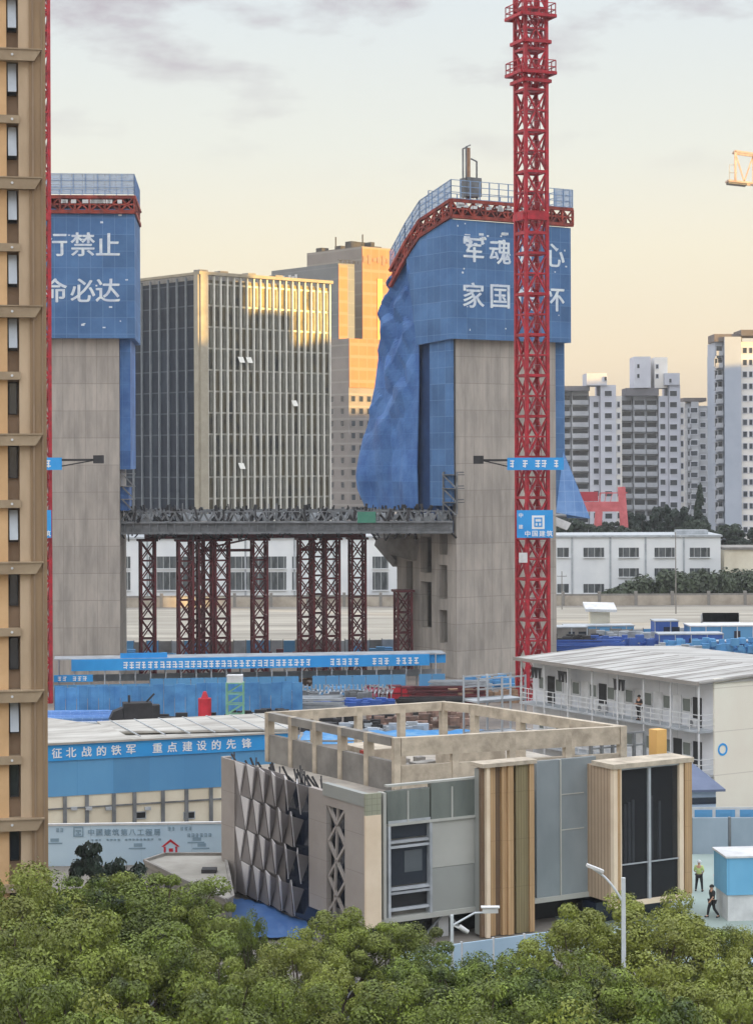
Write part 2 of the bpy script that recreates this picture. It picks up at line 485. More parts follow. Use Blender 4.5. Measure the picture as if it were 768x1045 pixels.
# middle wing
FW = F((ray(345, 270)[0] * 625, 625), 40)
zw = CZ + (470 - 268) / 2100 * 625
sw, _ = FW.front(354, 270); tw, _ = FW.side(277, 275)
wing = TF('tower_block', 'long lower dark wing in front of the tall tower with a small white roof sign', 'tower block', FW)
mt4 = mat('dark slate cladding', c(104, 108, 112), c(90, 94, 98), .1, .5, grid=(0, 3.6, 0, .3, c(120, 122, 124), .5))
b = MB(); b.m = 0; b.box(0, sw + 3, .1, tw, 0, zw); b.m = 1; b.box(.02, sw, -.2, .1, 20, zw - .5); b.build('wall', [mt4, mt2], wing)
b = MB()
yy = tw * .92
for q in range(7):
    b.box(-.25, -.03, yy - q * 1.6 - 1.1, yy - q * 1.6, zw - 4.0 + .7 * (q % 3 == 1), zw - 2.0 - .5 * (q % 2))
b.box(-.25, -.03, yy - 9, yy - 6, zw - 5.2, zw - 4.6)
b.build('roof_sign', M['white'], wing)
b = MB()
for q in range(14):
    if q % 3: b.box(q * .6, q * .6 + .2, 0, .2, zw + .001, zw + .9)
b.box(0, sw + 3, 0, .2, zw + .9, zw + 1.05); b.build('parapet_rail', M['dark'], wing)
# podium
FP = F((ray(356, 400)[0] * 600, 600), 40)
podb = TF('tower_block', 'grey lower shoulder block beside the draped leg with rows of square windows', 'tower block', FP)
zp = CZ + (470 - 345) / 2100 * 600
sp_, _ = FP.front(392, 400); tp_, _ = FP.side(320, 400)
b = MB(); b.m = 0; b.box(0, sp_, .1, tp_, 0, zp); b.m = 1; b.box(.02, sp_ - .02, -.2, .1, CZ + 75 / 2100 * 600, zp - .05)  # glow-coloured face covers only the sunlit height
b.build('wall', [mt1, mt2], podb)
zz = CZ + 60 / 2100 * 600
k = 0
while zz > 4:
    for x in (1.6, 4.6, 7.6, 10.6): P(podb, 1.7, 1.9, x, .1, zz, M['glassd'], mt1, 0)
    for y in (3, 8, 13): P(podb, 1.7, 1.9, -.001, y, zz, M['glassd'], mt1, -PI / 2)
    zz -= 3.6
# ---- residential blocks
wl = mat('white render', c(222, 218, 212), c(205, 202, 198), .15, .8)
wl2 = mat('lavender grey render', c(188, 190, 198), c(172, 174, 184), .15, .8)
wg = mat('grey render', c(158, 160, 164), c(138, 141, 147), .15, .8, grid=(0, 2.93, 0, .5, c(165, 168, 172), .8))
wg2 = mat('smooth blue grey render', c(165, 172, 184), c(150, 158, 172), .1, .7)
roofm = mat('dark roof tile', c(108, 100, 98), c(90, 84, 82), .3, .8)
gw = mat('apartment window glass', c(50, 58, 68), c(34, 40, 48), .4, .2, spec=.7)
balc = mat('balcony slab', c(176, 178, 182), c(152, 155, 162), .3, .8)
def resid(label, Y, ang, strips, boxes, y0, fl=11.35, nfl=16, xo=None):
    FR = F((ray(xo, 470)[0] * Y, Y), ang)
    root = TF('apartment_block', label, 'apartment block', FR, 'apartment blocks on the skyline')
    for (p0, p1, yt, dpt, mm, wins, kind) in strips:
        s0, z = FR.front(p0, yt); s1_, _ = FR.front(p1, yt)
        if p0 == strips[0][0]: s0 = FR.front(p0, yt, 12)[0]
        MB().box(s0, s1_, -dpt, 12, 0, z).build('wall', mm, root)
        for q in range(nfl):
            zc = z - (8 + q * fl) / FPX * Y
            if zc < 3: break
            if kind == 'w':
                for (pw, ww) in wins:
                    P(root, ww, 1.65, FR.front(pw, 470, -dpt)[0], -dpt, zc - 1.0, gw, wl2)
            elif kind == 'b':
                wdt = s1_ - s0 - .3
                P(root, wdt, 2.3, (s0 + s1_) / 2, -dpt, zc - 1.2, gw, balc, 0, d=.16)
                k = ('bal', round(wdt, 1))
                if k not in WinSet.cache:
                    bb = MB(); bb.box(-wdt / 2, wdt / 2, -1.1, 0, -.25, 0); bb.box(-wdt / 2, wdt / 2, -1.1, -1.0, .002, .95)
                    WinSet.cache[k] = bb.build('balcony', [balc], root); o = WinSet.cache[k]
                else:
                    o = WinSet.cache[k].copy(); COL.objects.link(o); o.parent = root
                o.location = ((s0 + s1_) / 2, -dpt - .17, zc - 1.25)
    for (p0, p1, yt, yb, dpt, mm) in boxes:
        z = FR.front(p0, yt)[1]; s0 = FR.front(p0, yt, 9)[0]; s1_, _ = FR.front(p1, yt); zb = FR.front(p0, yb)[1]
        MB().box(s0, s1_, -dpt, 9, zb, z).build('roof_room', mm, root)
    return root, FR
att = mat('attic dark band', c(110, 108, 112), None, .3, .7)
ra, FRa = resid('white balconied apartment block with two roof stair towers, beside the red gantry crane', 540, 0, [
    (560, 583, 399, -3.0, wg, [], 'b'), (583.3, 601, 399, -1.6, wg, [], 'b'), (601.3, 611.5, 404, 0, wl2, [(608, 1.6)], 'w'),
    (611.8, 627.5, 393, 1.6, wl2, [(620.5, 2.1)], 'w'), (627.8, 634, 404, .4, wl, [(631, .9)], 'w'),
    (634.3, 646, 404, -2.6, wg, [], 'b'), (646.3, 659, 404, -1.2, wg, [], 'b'), (659.3, 671.5, 404, -1.8, wg, [], 'b'), (671.8, 681.5, 404, 0, wl2, [(676, 1.6)], 'w'),
    (681.8, 692.8, 393, 1.6, wl2, [(687, 2.1)], 'w'), (693, 698, 410, .4, wl, [(695.6, .9)], 'w')],
    [(560, 601, 394, 398.9, 1.2, att), (634, 671.6, 396, 403.9, .6, att), (594, 618, 381, 393.5, 2.2, wl2), (672, 692, 381, 393, 2.2, wl2),
     (642, 663, 364, 395.8, 1.0, wl2), (663.1, 681, 364.4, 395.8, -0.5, wl)], 0, xo=634)  # lighter right-hand box paints in the sunlit side of the roof tower
for (px, py) in ((651, 373), (651, 383), (671, 373), (671, 383), (617, 386), (683, 388)):
    s, z = FRa.front(px, py, -1.0); P(ra, .9, 1.3, s, -1.0 if px < 664 and px > 640 else (.5 if px in (671,) else -2.2), z - .8, gw, wl2)
rb, FRb = resid('dark grey apartment block set back in the gap beside the smooth-walled tower', 585, 0, [
    (694, 704, 412, 0, wg, [], 'b'), (704.3, 712, 410, 1.0, wg, [(708, 2.2)], 'w'), (712.3, 722, 414, -.4, wg, [(717, 1.8)], 'w')],
    [(692, 720, 406, 409.8, .8, roofm)], 0, fl=11, xo=700)
rc, FRc = resid('tall apartment tower at the photo edge with smooth blue-grey stair drum and cream flank', 525, 0, [
    (722.5, 729, 362, 1.0, wg2, [], 'b'), (729.3, 737.3, 349, 0, wg2, [], 'b'), (737.6, 754.5, 344, 2.0, wg2, [], 'n'),
    (754.8, 785, 349, .6, wl, [(760, 1.3), (766, 1.1), (772, 1.3)], 'w')],
    [(722, 756, 341, 348.8, 1.2, roofm), (748, 785, 337, 343, 2.4, roofm)], 0, fl=12.2, xo=740)
# ---- long white low building
FB = F((ray(735, 560)[0] * 352, 352), 0.0)
lowb = TF('factory_building', 'long low white three-storey building with strip windows behind the bare towers', 'factory building', FB)
zb = FB.front(700, 548)[1]
sL = FB.front(90, 548)[0]
lw = mat('low building white', c(222, 224, 226), c(200, 203, 206), .08, .8)
MB().box(sL, 0, 0, 14, 0, zb).build('wall', lw, lowb)
b = MB(); b.box(sL - .3, .3, -.3, 14.3, zb + .001, zb + .35); b.box(*(FB.front(690, 0)[0], FB.front(722, 0)[0]), 2, 5, zb + .36, zb + 1.1)
b.build('roof', M['steelp'], lowb)
for px in (622, 658, 697, 583, 340, 300, 250, 200, 150):
    s = FB.front(px)[0]; MB().box(s - .15, s + .15, -.16, -.001, 0, zb).build('pilaster', M['steelp'], lowb)
sw = mat('strip window dark', c(84, 88, 90), c(58, 62, 64), 1.2, .3, lo=.45, hi=.55, stretch=(2, 1, .3), grid=(1.1, 0, .12, 0, c(190, 192, 190), .6))
rows = ((559, 568.5), (580, 588.5), (596, 605))
def swin(p0, p1, y0, y1):
    s0, za = FB.front(p0, y0); s1_, zc = FB.front(p1, y1)
    w, h = s1_ - s0, za - zc
    k = ('sw', round(w, 1), round(h, 1))
    b = MB(); b.m = 0; b.box(-w / 2, w / 2, -.06, 0, 0, h); b.m = 1; b.box(-w / 2 - .1, w / 2 + .1, -.3, 0, -.15, -.001)
    o = b.build('window', [sw, lw], lowb); o.location = ((s0 + s1_) / 2, -.001, zc)
for (p0, p1) in ((568, 580), (595, 616), (631, 651.5), (667.5, 688), (703.5, 724)):
    for j, (y0, y1) in enumerate(rows):
        if j == 1 and p0 < 620: continue
        swin(p0, p1, y0, y1)
for (p0, p1) in ((126, 133), (152, 180), (184, 200), (235, 257), (260, 292), (298, 304), (380, 396)):
    swin(p0, p1, 568, 580); swin(p0, p1, 584, 602)
FB2 = F((ray(737, 560)[0] * 356, 356), 0.0)
lowc = TF('storage_building', 'lower pale grey shed joined past the end of the long white building', 'shed', FB2)
zc2 = FB2.front(740, 561)[1]
MB().box(.3, 40, 0, 10, 0, zc2).build('wall', M['cream'], lowc)
MB().box(0.1, 40.2, -.3, 10.3, zc2 + .001, zc2 + .4).build('roof', M['concg'], lowc)
# boundary wall in front of it, with posts
FW1 = F((ray(90, 600)[0] * 338, 338), 0.5)
bw = TF('boundary_wall', 'long low brownish boundary wall with pale panels at the far side of the sandy road', 'wall', FW1)
ln = 150
MB().box(0, ln, 0, .3, 0, 1.6).build('wall_panel', mat('stained wall', c(176, 166, 152), c(140, 130, 118), .3, .9), bw)
b0 = None
for i in range(26):
    if b0 is None: b0 = MB().box(-.25, .25, -.1, .4, 0, 2.3).build('post', M['concg'], bw); o = b0
    else: o = b0.copy(); COL.objects.link(o); o.parent = bw
    o.location = (i * 6, 0, 0)
MB().box(0, ln, .05, .2, 1.602, 1.9).build('coping', M['concg'], bw)
# poles
def pole(px, ytop, Y, lab, wd=.22):
    p = at(px, ytop, Y)
    t = T('utility_pole', lab, 'utility pole', (p.x, Y, 0))
    MB().bar((0, 0, 0), (0, 0, p.z), wd, 8, wd * .7).build('pole', M['concg'], t)
    b = MB(); b.bar((-.8, 0, p.z - .8), (.8, 0, p.z - .8), .1); b.build('crossarm', M['steel'], t)
    for sx in (-.7, 0, .7): MB().bar((sx, 0, p.z - .78), (sx, 0, p.z - .5), .12, 6).build('insulator', M['white'], t)
pole(689, 543, 320, 'tall concrete utility pole rising in front of the dark hedge')
pole(573, 583, 330, 'short utility pole at the end of the white building next to the mast', .2)
# ---- red gantry crane
FG = F((ray(636, 500)[0] * 430, 430), -3)
gc = TF('gantry_crane', 'faded red gantry crane standing over the roof of the white building', 'gantry crane', FG)
def G(px, py): return FG.front(px, py)
sg0 = G(560, 520)[0]; sg1, za = G(630, 512); _, zb_ = G(630, 522)
b = MB(); b.box(sg0, sg1 + 1.2, 0, 1.4, zb_, za); b.build('girder', M['pink'], gc)
s0, z0 = G(590, 502); s1_, z1 = G(610, 511.5)
MB().box(s0, s1_, .1, 1.8, z1, z0).build('trolley_cab', mat('dark gantry red', c(168, 50, 62), None, .4, .6), gc)
for (a, b_, yt) in ((606, 611, 522), (640, 634, 497)):
    sa, zt_ = G(b_, yt); sb, _ = G(a, 548)
    q = MB(); q.bar((sb, 0.7, 0), (sa, 0.7, zt_), 1.8, 4, 1.5); q.build('leg', M['pink'], gc)
s2_, z2_ = G(640, 503)
q = MB(); q.bar((G(612, 500)[0], .7, z2_), (s2_, .7, z2_), .25).bar((G(612, 500)[0], .7, za), (G(612, 500)[0], .7, z2_), .25)
for i in range(5):
    s = sg1 - 1.5 - i * 1.2; q.bar((s, .7, za), (s + .5, .7, z2_), .12)
q.build('handrail', M['pink'], gc)
# ---- far jib tip at the photo edge
jt = T('crane_jib', 'pale end of a far crane jib poking in at the edge of the evening sky', 'crane', at(768, 187, 300))
jo = Vector(at(768, 187, 300))
def J(px, py): return Vector(at(px, py, 300)) - jo
q = MB(); w = .28
q.bar(J(743, 184), J(820, 192), w); q.bar(J(750, 154), J(820, 164), w); q.bar(J(750, 154), J(750, 184), w)
for a in ((750, 156), (768, 158), (786, 161)):
    q.bar(J(a[0], a[1]), J(a[0] + 9, a[1] + 29), w * .7); q.bar(J(a[0] + 18, a[1] + 3), J(a[0] + 9, a[1] + 29), w * .7); q.bar(J(a[0] + 18, a[1] + 3), J(a[0] + 18, a[1] + 30), w * .7)
for (a, b_) in (((743, 184), (820, 192)), ((750, 154), (820, 164))):
    q.bar(J(*a) + Vector((0, 2, 0)), J(*b_) + Vector((0, 2, 0)), w); q.bar(J(*a), J(*a) + Vector((0, 2, 0)), w)
jc = mat('pale jib steel', c(205, 180, 160), c(170, 145, 128), 1, .6)  # warm pale steel tone, varied by noise
q.build('lattice', jc, jt)
q = MB(); q.slab([J(743, 185), J(762, 187), J(762, 187) + Vector((0, 2, 0)), J(743, 185) + Vector((0, 2, 0))], (0, 0, -.25)); q.build('walkway', M['concg'], jt)
q = MB(); q.bar(J(744, 176), J(752, 176), .12); q.bar(J(744, 168), J(752, 168), .12); q.bar(J(744, 168), J(744, 184), .12); q.build('guard_rail', M['steelp'], jt)
# unseen blocks added on the sun's side to throw the evening shade over the site
bm = mat('unseen block render', c(180, 176, 168), c(160, 156, 150), .1, .8, grid=(3.2, 3.0, 1.2, 1.2, c(80, 84, 90), .7))
for (x, y, hw, h) in ((200, -75, 40, 72), (198, 5, 40, 78), (203, 85, 40, 97), (210, 162, 37, 95), (233, 223, 24, 74), (240, 251.5, 4.6, 88), (240, 262.4, 6.2, 79.5), (240, 282, 13.3, 73),  # thin slabs and stepped heights shape the shadow edge on the office
                      (262, 330, 34.5, 66), (290, 405, 40.5, 67), (300, 478, 32.5, 72), (305, 545, 34, 72), (320, 620, 40, 70)):
    t = T('apartment_block', 'unseen block added beyond the frame on the sunset side to shade the site', 'apartment block', (x, y, 0), 0, 'unseen blocks added to shade the site')
    MB().box(*((-8, 8) if hw > 14 else (-2.5, 2.5)), -hw, hw, 0, h).build('wall', bm, t)
    MB().box(-1.5, 1.5, -hw * .5, hw * .3, h + .002, h + .5).build('roof_room', bm, t)
# ================================================================ LETTERING
def text_verts(ch):
    cu = bpy.data.curves.new('t', 'FONT'); cu.body = ch; cu.align_x = 'CENTER'; cu.extrude = 0.02
    cu.resolution_u = 3
    o = bpy.data.objects.new('t', cu); COL.objects.link(o)
    bpy.context.view_layer.update()
    me = bpy.data.meshes.new_from_object(o.evaluated_get(bpy.context.evaluated_depsgraph_get()))
    v = [tuple(q.co) for q in me.vertices]; f = [tuple(p.vertices) for p in me.polygons]
    bpy.data.objects.remove(o); bpy.data.curves.remove(cu); bpy.data.meshes.remove(me)
    xs = [q[0] for q in v]; ys = [q[1] for q in v]
    cx, cy = (min(xs) + max(xs)) / 2, (min(ys) + max(ys)) / 2
    return [(q[0] - cx, q[1] - cy, q[2]) for q in v], f
TC = {}
def glyph(mb, ch, x, y, z, w, h=None, slope=0.0):
    """one character centred at x,z standing on the plane y (facing -y)"""
    if ch not in TC: TC[ch] = text_verts(ch)
    v, f = TC[ch]; h = h or w; n = len(mb.v)
    for (ox, oz, oy) in ((-.018, 0, 0), (.018, .006, .006), (0, -.012, .012)):
        n = len(mb.v)
        mb.v += [(x + (q[0] + ox) * w, y - q[2] - oy, z + (q[1] + oz) * h) for q in v]
        for q in f: mb.f.append(tuple(n + i for i in q)); mb.mi.append(mb.m)
def scrib(mb, x0, x1, z0, z1, y, cw, rnd):
    """far-off writing too small to read: broken strokes"""
    x = x0
    while x + cw * .8 < x1:
        if rnd.random() < .9:
            for q in range(3):
                zz_ = z0 + (z1 - z0) * (.1 + .36 * q); mb.box(x, x + cw * rnd.uniform(.5, .78), y - .02, y - .002, zz_, zz_ + (z1 - z0) * .16)
            xx = x + cw * rnd.uniform(.2, .5); mb.box(xx, xx + cw * .16, y - .03, y - .021, z0, z1)
        x += cw
M['mesh'] = mat('see through railing mesh', c(150, 172, 200), c(132, 156, 188), .5, .7, grid=(1.2, .65, .08, .08, c(95, 120, 155), .8))
_t = M['mesh'].node_tree; _ms = N(_t, 'ShaderNodeMixShader'); _ms.inputs[0].default_value = .5
_t.links.new(N(_t, 'ShaderNodeBsdfTransparent').outputs[0], _ms.inputs[1]); _t.links.new(_t.nodes['Principled BSDF'].outputs[0], _ms.inputs[2]); _t.links.new(_ms.outputs[0], _t.nodes['Material Output'].inputs['Surface'])
# ================================================================ BRIDGE TOWERS
ledges = None
def fence_band(name, pts, h, mm, parent, step=1.2, w=.07, rows_=3, post=.1):
    b = MB()
    for a, c_ in zip(pts[:-1], pts[1:]):
        a = Vector(a); c_ = Vector(c_); L = (c_ - a).length; n = max(1, int(L / step))
        for k in range(rows_ + 1): b.bar(a + Vector((0, 0, h * k / rows_)), c_ + Vector((0, 0, h * k / rows_)), w)
        for i in range(n + 1):
            p = a.lerp(c_, i / n); b.bar(p, p + Vector((0, 0, h)), post)
    return b.build(name, mm, parent)
def truss_band(name, pts, h, mm, parent, depth=None, step=1.5, w=.22):
    b = MB()
    for a, c_ in zip(pts[:-1], pts[1:]):
        a = Vector(a); c_ = Vector(c_); L = (c_ - a).length; n = max(1, int(L / step)); H = Vector((0, 0, h))
        b.bar(a, c_, w * 1.3); b.bar(a + H, c_ + H, w * 1.2); b.bar(a + H * .5, c_ + H * .5, w * .6)
        for i in range(n):
            p = a.lerp(c_, i / n); q = a.lerp(c_, (i + 1) / n)
            b.bar(p, p + H, w * .8); b.bar(p, q + H, w * .6); b.bar(q, p + H, w * .5)
    return b.build(name, mm, parent)
# ---- right leg
FR = F((ray(465, 520)[0] * 226, 226), 33)
rt = TF('bridge_tower', 'bare concrete gate tower wrapped in blue netting behind the full-height red mast', 'concrete tower', FR)
wR, _ = FR.front(567, 500)
zbox = FR.front(465, 347)[1]
tB, _ = FR.side(400, 600)
def wall_holes(b, t0, t1, z0, z1, holes, x0, x1):
    ts = sorted(set([t0, t1] + [h[0] for h in holes] + [h[1] for h in holes])); zs = sorted(set([z0, z1] + [h[2] for h in holes] + [h[3] for h in holes]))
    for i in range(len(ts) - 1):
        for j in range(len(zs) - 1):
            tc_, zc_ = (ts[i] + ts[i + 1]) / 2, (zs[j] + zs[j + 1]) / 2
            if any(h[0] < tc_ < h[1] and h[2] < zc_ < h[3] for h in holes): continue
            b.box(x0, x1, ts[i], ts[i + 1], zs[j], zs[j + 1])
def S(px, py, ss=0.0): return FR.side(px, py, ss)
holes = []
for (p0, p1, y0, y1) in ((448, 456, 545, 566), (448, 456, 577, 611), (448, 456, 623, 656), (429, 440, 548, 584), (429, 440, 594, 640), (414, 421, 573, 604)):
    ta, za = S(p1, y0); tb_, zb_ = S(p0, y1); holes.append((ta, tb_, zb_, za))
b = MB(); ztopc = FR.front(465, 300)[1]
b.box(0, wR, 0, 1.2, 0, ztopc)
wall_holes(b, 1.2, tB - 1.0, 0, ztopc, holes, 0, 1.0)
b.box(1.0, wR, tB - 2, tB - 1, 0, ztopc); b.box(wR - 1, wR, 1.2, tB - 2, 0, ztopc)
b.box(1.0, wR - 1, 1.2, tB - 2, 18, 19)
b.build('leg_wall', M['concg' if 0 else 'conc'], rt)
# slanting brace and haunch under the deck
b = MB()
for ss in (.2, 3.0):
    ta, za = S(386, 553, ss); tb_, zb_ = S(405, 575, ss); tc_, zc_ = S(400, 640, ss)
    b.bar((ss, ta, za), (ss, tb_, zb_), .9); b.bar((ss, ta + .5, za + 1), (ss, ta - 5, za + 1), .7)
ta, za = S(384, 548); tb_, zb_ = S(428, 550); tc_, zc_ = S(425, 572); td, zd = S(402, 566)
b.slab([(-.6, ta, za), (-.6, tb_, zb_), (-.6, tc_, zc_), (-.6, td, zd)], (4, 0, 0))
b.build('haunch', M['concg'], rt)
# clean netted box around the working storeys
FRN = FR
sR1, zt1 = FR.front(582, 235, -.9); _, zb1 = FR.front(582, 352, -.9)
sL1, zt0 = FR.front(460, 221, -.9); _, zb0 = FR.front(460, 343, -.9)
b = MB(); zb0 = (zb0 + zb1) / 2 ; zt0 = (zt0 + zt1) / 2
b.box(sL1, sR1, -.9, -.5, zb0, zt0)
b.box(sR1 - .3, sR1, -.5, 9, zb0, zt0)
b.build('front_screen', M['net'], rt)
b = MB()
side_poly = []
for (px, py) in ((460, 343), (425, 352), (414, 262), (428, 239), (460, 221)):
    t_, z_ = S(px, py, sL1); side_poly.append((sL1 - .01, t_, z_))
side_poly[0] = (sL1 - .01, -.88, zb0); side_poly[4] = (sL1 - .01, -.88, zt0)
b.slab(side_poly, (.4, 0, 0))
b.build('side_screen', M['net'], rt)
# the loose net over the sloping rear of the leg
prof = [(378, 519), (372, 500), (371.5, 478), (373.5, 445), (378, 424), (380, 407), (384, 374), (389, 340), (392, 316), (395, 300), (398, 291)]
def pl(b_):
    k = b_ * (len(prof) - 1); i = min(int(k), len(prof) - 2); f_ = k - i
    return prof[i][0] + (prof[i + 1][0] - prof[i][0]) * f_, prof[i][1] + (prof[i + 1][1] - prof[i][1]) * f_
def net_sheet(name, pxr, yb, yt, dip, NA, NB, amp, mm, s_base, wrap, seed):
    b = MB(); rr = random.Random(seed); ph = [rr.uniform(0, 6) for _ in range(12)]
    grid = []
    for j in range(NB + 1):
        bb = j / NB; row = []
        lx, ly = pl(bb); ry = yb + (yt - yb) * bb
        for i in range(NA + 1):
            a = i / NA
            px = lx + (pxr - lx) * a; py = ly + (ry - ly) * a - dip * 4 * a * (1 - a) * bb ** 3
            e = min(1, (1 - a) * 3)
            t_, z_ = FR.side(px, py, s_base)
            up = max(0, min(1, (bb - .2) * 2.2))
            tri = lambda x: abs((x % 2) - 1) * 2 - 1
            d = (.9 * math.sin(a * 6 + 2.2 * math.sin(bb * 7 + ph[0])) + up * (1.3 * tri(a * 4.0 + bb * 7 + ph[1]) + 1.1 * tri(a * 3.1 - bb * 10 + ph[2]) + .7 * tri(bb * 17 + a * 5 + ph[3])) + (1 - up) * .45 * math.sin(a * 17 + bb * 3 + ph[4])) * amp * e
            drop = .7 * (1 - a * .6) * max(0, 1 - abs(bb - .16) * 3.2)
            row.append((s_base - max(d, -.2) - drop, t_, z_ + d * .4))
        back = [(row[0][0] + k * wrap / 8.0, row[0][1] + .5 * amp * math.sin(k * 2 + bb * 23), row[0][2]) for k in range(8, 0, -1)]
        grid.append(back + row)
    n = len(grid[0])
    for r in grid: b.v += r
    for j in range(NB):
        for i in range(n - 1):
            b.f.append((j * n + i, (j + 1) * n + i, (j + 1) * n + i + 1, j * n + i + 1)); b.mi.append(0)
    o = b.build(name, mm, rt)
    md = o.modifiers.new('t', 'SOLIDIFY'); md.thickness = .12
    return o
net_sheet('draped_net', 428, 519, 246, 9, 54, 96, .30, M['netd'], -.55, wR - 2, 4)
# flat net strips beside the recess
b = MB()
ta, za = S(438, 347, -.8); tb_, _ = S(459.5, 347, -.8); _, zl = S(450, 516, -.8)
b.box(-.8, -.4, tb_, ta, zl, zb0 - .02)
b.build('flat_net', M['net'], rt)
b = MB(); b.box(-.12, -.02, 0.4, 9, zl - 3, zb0 + 1); b.build('inner_net', mat('recess shade net', c(36, 64, 106), c(28, 52, 90), .4, .8), rt)  # navy tone paints the shade of the recess into the net
# right side strip and flared flap
b = MB(); s5, z5 = FR.front(574.5, 350, .5); _, z6 = FR.front(570, 524, .5)
b.box(wR + .02, s5, .3, 6, z6, z5)
b.build('edge_net', M['net'], rt)
b = MB()
pts = [(FR.front(p, q, .25)) for (p, q) in ((574.5, 462), (597, 529), (567, 523))]
b.slab([(pts[0][0], .25, pts[0][1]), (pts[1][0], -.6, pts[1][1]), (pts[2][0], .25, pts[2][1])], (0, .1, 0))
pA = FR.front(575, 462, .25); pB = FR.front(597, 529, .25)
b.slab([(pA[0], .25, pA[1]), (pB[0], -.6, pB[1]), (pB[0] - .5, 3, pB[1]), (pA[0] - .3, 3, pA[1])], (0, 0, .1))
b.build('flared_net', M['netl'], rt)
b = MB(); p1_ = FR.front(566, 527, .25); p2_ = FR.front(577, 541, .25)
b.slab([(p1_[0], .3, p1_[1]), (p2_[0] + .6, 0, p2_[1] + .8), (p2_[0], 0, p2_[1]), (p1_[0], .3, p1_[1] - 1)], (0, .3, 0)); b.build('loose_tarp', M['white'], rt)
# red platform band and railing along the sloping top
def topline(dy, t=-.9):
    out = [(*(FR.front(584, 214 + dy, t)[:1]), t, FR.front(584, 214 + dy, t)[1])]
    for (px, py) in ((459, 202), (428, 224), (413, 247), (398, 275)):
        t_, z_ = S(px, py + dy, sL1); out.append((sL1, t_, z_))
    out[1] = (sL1, -.9, out[1][2])
    return out
zlev = (topline(0)[0][2] + topline(0)[1][2]) / 2
def flat(l):
    d = l[0][2] - (l[0][2] + l[1][2]) / 2
    return [(l[0][0], l[0][1], (l[0][2] + l[1][2]) / 2), (l[1][0], l[1][1], (l[0][2] + l[1][2]) / 2)] + l[2:]
bl = flat(topline(17))
truss_band('platform_truss', bl, 1.75, M['redo'], rt, w=.3)
inner = [(p[0] + (0 if i == 0 else 1.0), p[1] + 1.0, p[2]) for i, p in enumerate(bl)]
b = MB()
for i in range(len(bl) - 1):
    b.slab([bl[i], bl[i + 1], inner[i + 1], inner[i]], (0, 0, -.12))
    h = Vector((0, 0, 1.9)); b.slab([Vector(bl[i]) + h, Vector(bl[i + 1]) + h, Vector(inner[i + 1]) + h, Vector(inner[i]) + h], (0, 0, -.1))
    b.slab([inner[i], inner[i + 1], Vector(inner[i + 1]) + h * .7, Vector(inner[i]) + h * .7], (0, .1, 0))
b.build('platform_deck', M['redd'], rt)
b = MB(); rr = random.Random(9)
for i in range(26):
    x = rr.uniform(sL1 + .5, sR1 * .6); z = bl[0][2] + rr.uniform(.9, 1.4); MB().box(x, x + rr.uniform(.2, .9), -1.08, -1.0, z, z + rr.uniform(.15, .35)).build('clamp', M['white'], rt)
rl = [(p[0], p[1], p[2] + 2.0) for p in bl]
fence_band('guard_railing', rl, 2.0, M['rail'], rt, 1.25, .07, 3, .1)
back_t = tB - 1
fence_band('rear_railing', [(sR1 - .1, -.9, rl[0][2]), (sR1 - .1, 8, rl[0][2]), (8, 9, rl[0][2]), (2, 8, rl[0][2])], 2.0, M['rail'], rt, 1.25, .07, 3, .1)
b = MB()
for i, (a, c_) in enumerate(zip(rl[:-1], rl[1:])):
    if i == 0: a2 = Vector(c_).lerp(Vector(a), .0); c2 = Vector(c_).lerp(Vector(a), .08); a3 = Vector(c_).lerp(Vector(a), .84); b.slab([a3, a, Vector(a) + Vector((0, 0, 1.95)), a3 + Vector((0, 0, 1.95))], (0, .05, 0)); continue
    b.slab([a, c_, Vector(c_) + Vector((0, 0, 1.95)), Vector(a) + Vector((0, 0, 1.95))], (.06, 0, 0))
b.build('railing_mesh', M['mesh'], rt)
MB().box(sL1 + .5, sR1 - .5, -.4, 8, zt0 - .3, bl[0][2] - .25).build('core_top', M['redd'], rt)
# hoop-sided riser on the roof
q0, zq = FR.front(472, 182, 2); q1, zq1 = FR.front(480, 151, 2)
b = MB(); xm = FR.front(477.5, 160, 2)[0]
b.bar((xm, 2, zq - 2.5), (xm, 2, zq1), .5, 8); b.build('riser_pipe', mat('rusty pipe', c(176, 140, 110), c(130, 100, 84), 1, .6), rt)
b = MB()
for px, yt in ((470, 152), (473.2, 150), (484, 165)):
    x = FR.front(px, 160, 2)[0]; zz_ = FR.front(px, yt, 2)[1]; b.bar((x, 1.6, zq - 2.5), (x, 1.6, zz_), .14)
    b.bar((x, 1.6, zz_), (x + (.6 if px < 480 else -.8), 1.6, zz_ + .25), .14)
b.build('ladder_cage', M['steel'], rt)
xa = FR.front(484, 180, 2)[0]; MB().box(xm - .6, xa + .4, 1.2, 2.8, zq - 2, zq + .1).build('pump_box', M['steel'], rt)
# lettering on the screen
b = MB()
rowA = [(483, '军'), (510, '魂'), (537, '匠'), (565, '心')]; rowB = [(483, '家'), (510, '国'), (537, '情'), (565, '怀')]
zA = (FR.front(483, 255, -.9)[1]); zB = FR.front(483, 301, -.9)[1]
for px, ch in rowA: glyph(b, ch, FR.front(px, 255, -.9)[0], -.905, zA, 3.1, 2.95)
for px, ch in rowB: glyph(b, ch, FR.front(px, 301, -.9)[0], -.905, zB, 3.1, 2.95)
rr = random.Random(11)
for i in range(16):
    x = FR.front(rr.uniform(470, 512), 255, -.9)[0]; z = zA + rr.uniform(.3, 1.9); b.box(x, x + rr.uniform(.2, 1.0), -.93, -.903, z, z + rr.uniform(.1, .35))
for i in range(26):
    x = rr.uniform(sL1 + .2, sR1 - .5); z = rr.uniform(zb0 + .5, zt0 - .3); b.box(x, x + rr.uniform(.1, .3), -.93, -.903, z, z + rr.uniform(.1, .22))
